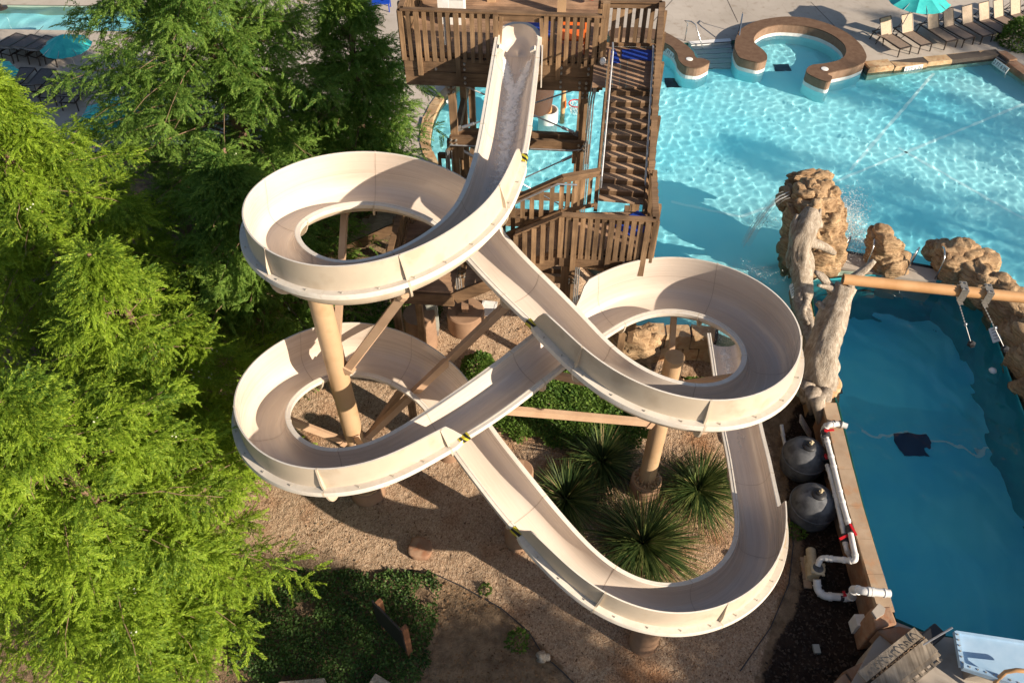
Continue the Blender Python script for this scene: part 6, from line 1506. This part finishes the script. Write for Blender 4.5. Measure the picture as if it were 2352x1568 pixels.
mb.beam(a, a + d * .1, .5, .05); mb.beam(b_ - d * .08, b_, .5, .05); mb.beam(a + sd * .22, b_ + sd * .22, .07, .05); mb.beam(a - sd * .22, b_ - sd * .22, .07, .05); mb.build('frame', MT['white'], t); mb = MB(); mb.beam(a + d * .1, b_ - d * .22, .38, .03); mb.build('panel', MT['white'], t)
# ------------------------------------------------------------------ on the platform
def mat_(label, pl, z):
    mb = MB(); pp = pxs(pl, z); mb.prism(pp, z + .006, z + .022); o = mb.build('floor_mat', MT['bluemat'], None, loc=(*pp[0], z)); tag(o, label, 'floor mat', 'blue mats on the tower'); return o
def T2(x, y): return (1163.75 + .15625 * x, .15625 * y)
mat_('blue mat behind the mouth of the slide', [T2(118, 220), T2(670, 240), T2(640, 560), T2(90, 420)], ZP); mat_('blue mat at the left of the top landing', [(1398, 115), (1413, 115), (1425, 146), (1398, 147)], ZP); mat_('blue mat by the railing of the top landing', [T2(1695, 735), T2(2160, 750), T2(2160, 905), T2(1690, 865)], ZP)
mat_('blue mat at the top of the lower landing, at the foot of the stairs', [(1440, 499), (1464, 485), (1488, 500), (1478, 535), (1450, 545), (1410, 520)], ZL)
def pl(x, y, z): return at(1163.75 + .15625 * x, .15625 * y, z)
q = tp(TWD - 1.05, .35, ZP); t = thing('guard_chair', 'orange tubular chair behind the slatted railing right of the slide', 'chair', tuple(q)); mb = MB()
for sx_ in (0, .62):
    for sy_ in (0, .55): mb.beam(q + e1 * sx_ + e2 * sy_, q + e1 * sx_ + e2 * sy_ + e3 * (.8 if sy_ else .5), .045, .045)
mb.beam(q + e3 * .38, q + e1 * .62 + e3 * .38, .045, .045); mb.beam(q + e2 * .55 + e3 * .78, q + e1 * .62 + e2 * .55 + e3 * .78, .045, .06); mb.build('frame', MT['orange'], t); mb = MB(); mb.box(q + e1 * .31 + e2 * .28 + e3 * .38, (.58, .5, .04), AX); mb.build('seat', MT['orange'], t); mb = MB(); mb.box(q + e1 * .31 + e2 * .56 + e3 * .62, (.55, .03, .25), AX); mb.build('backrest', MT['orange'], t)
q = tp(TWD - 1.75, .7, ZP + .17); mb = MB(); mb.cyl(q - e1 * .2, q + e1 * .22, .16, None, 16); mb.lathe(q + e1 * .3, [(0, .1), (.1, 0), (0, -.1)], 10); o = mb.build('rescue_float', MT['red'], None, True, tuple(q)); tag(o, 'red rescue float on the platform behind the railing', 'rescue float')
q = tp(1.05, .55, ZP); mb = MB(); mb.box(q + e3 * .62, (.16, .05, 1.2), AX); o = mb.build('white_board', MT['white'], None, loc=tuple(q)); tag(o, 'narrow white board standing behind the left railing', 'board')
q = tp(1.0, 1.9, ZP); t = thing('white_box', 'white lidded box on the platform at the top edge', 'box', tuple(q)); mb = MB(); mb.box(q + e3 * .35, (.7, .45, .7), AX); mb.build('body', MT['white'], t); mb = MB(); mb.box(q + e3 * .73, (.74, .5, .06), AX); mb.build('lid', MT['white'], t)
q = tp(TWD - .75, 3.3, ZP + .75); t = thing('blue_bag', 'blue bag hanging at the back of the platform', 'bag', tuple(q)); mb = MB(); rocky(mb, q, (.24, .16, .34), 3, .08, sub=3); rocky(mb, q + e1 * .3, (.2, .16, .32), 5, .08, sub=3); mb.build('body', MT['blue'], t, True); mb = MB(); mb.beam(q + e1 * .1 - e2 * .14 + e3 * .3, q + e1 * .1 - e2 * .14 - e3 * .25, .03, .015); mb.build('strap', MT['white'], t)
q = tp(TWD - .3, 3.2, ZP + .5); mb = MB(); mb.cyl(q - e3 * .35, q + e3 * .4, .12, None, 14); o = mb.build('rescue_tube', MT['red'], None, True, tuple(q)); tag(o, 'red rescue tube upright at the back right of the platform', 'rescue tube')
# blue chair on the deck behind the tower
p = at(878, 22, ZD); t = thing('deck_chair', 'blue plastic chair on the deck left of the tower platform', 'chair', tuple(p)); mb = MB(); mb.box(p + np.array([0, 0, .45]), (.9, .7, .06)); mb.build('seat', MT['blue'], t); mb = MB(); mb.beam(p + np.array([0, .33, .45]), p + np.array([0, .55, 1.25]), .9, .05, up=(0, -1, .3)); mb.build('backrest', MT['blue'], t)
for x in (-.4, .4):
    for y in (-.3, .3): mb = MB(); mb.box(p + np.array([x, y, .22]), (.05, .05, .44)); mb.build('leg', MT['blue'], t)
    mb = MB(); mb.box(p + np.array([x, 0, .68]), (.07, .6, .05)); mb.build('armrest', MT['blue'], t)
# ------------------------------------------------------------------ wading pool toys
def S4(x, y): return ((1950 + x / 5.227) * .6125, (300 + y / 5.227) * .6125)
p = at(*S4(540, 1000), .6); t = thing('planter_base', 'white round tub round the foot of an orange pole in the wading pool', 'planter', (p[0], p[1], .1)); mb = MB(); mb.lathe((p[0], p[1], .1), [(.42, 0), (.42, 1.55), (.37, 1.55), (.37, 1.2), (0, 1.15)], 28); mb.build('tub', MT['white'], t, smooth=AUTO)
mb = MB(); mb.cyl((p[0], p[1], 1.2), (p[0], p[1], 5.2), .15, None, 18); mb.build('pole', MT['pipe_o'], t, smooth=AUTO)
bq = aty(1226, 250, p[1]); bx = (bq[0], p[1] + .1, bq[2]); mb = MB(); MT['bucket'] = plain('brown_bucket', (.10, .045, .025), .5); mb.lathe(bx, [(.0, 0), (.75, 0), (.95, 1.7), (.88, 1.7), (.7, .06)], 30); mb.build('tipping_bucket', MT['bucket'], t, smooth=AUTO); mb = MB(); mb.lathe(bx, [(.93, 1.66), (.99, 1.68), (.99, 1.78), (.9, 1.78), (.9, 1.66)], 30); mb.build('bucket_rim', MT['pipe_o'], t, smooth=AUTO)
hp = at(*S4(835, 640), ZW); t = thing('basketball_hoop', 'orange posted basketball hoop with a white net over the wading pool', 'basketball hoop', (hp[0], hp[1], .1)); hz = float(aty(*S4(1000, 460), hp[1])[2]); ztop = hz + .9; mb = MB(); mb.cyl((hp[0], hp[1], .12), (hp[0], hp[1], ztop), .1, None, 14); mb.build('pole', MT['pipe_o'], t, smooth=AUTO)
mb = MB(); mb.box((hp[0] + .1, hp[1], hz + .02), (.06, .35, .3)); mb.build('bracket', MT['orange'], t); rc = np.array([hp[0] + .55, hp[1], hz]); mb = MB(); mb.tube([rc + np.array([.3 * math.cos(a), .3 * math.sin(a), 0]) for a in np.linspace(0, 2 * math.pi, 25)[:-1]], .025, 8, close=True); mb.build('hoop', MT['red'], t, True)
mb = MB()
for k in range(14):
    for sg in (1, -1): mb.tube([rc + np.array([(.3 - .13 * f) * math.cos(2 * math.pi * k / 14 + sg * f * 1.1), (.3 - .13 * f) * math.sin(2 * math.pi * k / 14 + sg * f * 1.1), -.55 * f]) for f in np.linspace(0, 1, 6)], .008, 4)
mb.build('net', MT['white'], t)
for o in list(COL.objects):
    if o.parent is None and o.name.startswith('running_water'):
        tag(o, 'white water racing down the middle of the slide chute below the tub' if o.name == 'running_water' else 'water sheeting off the end of the slide into the pool', 'running water')
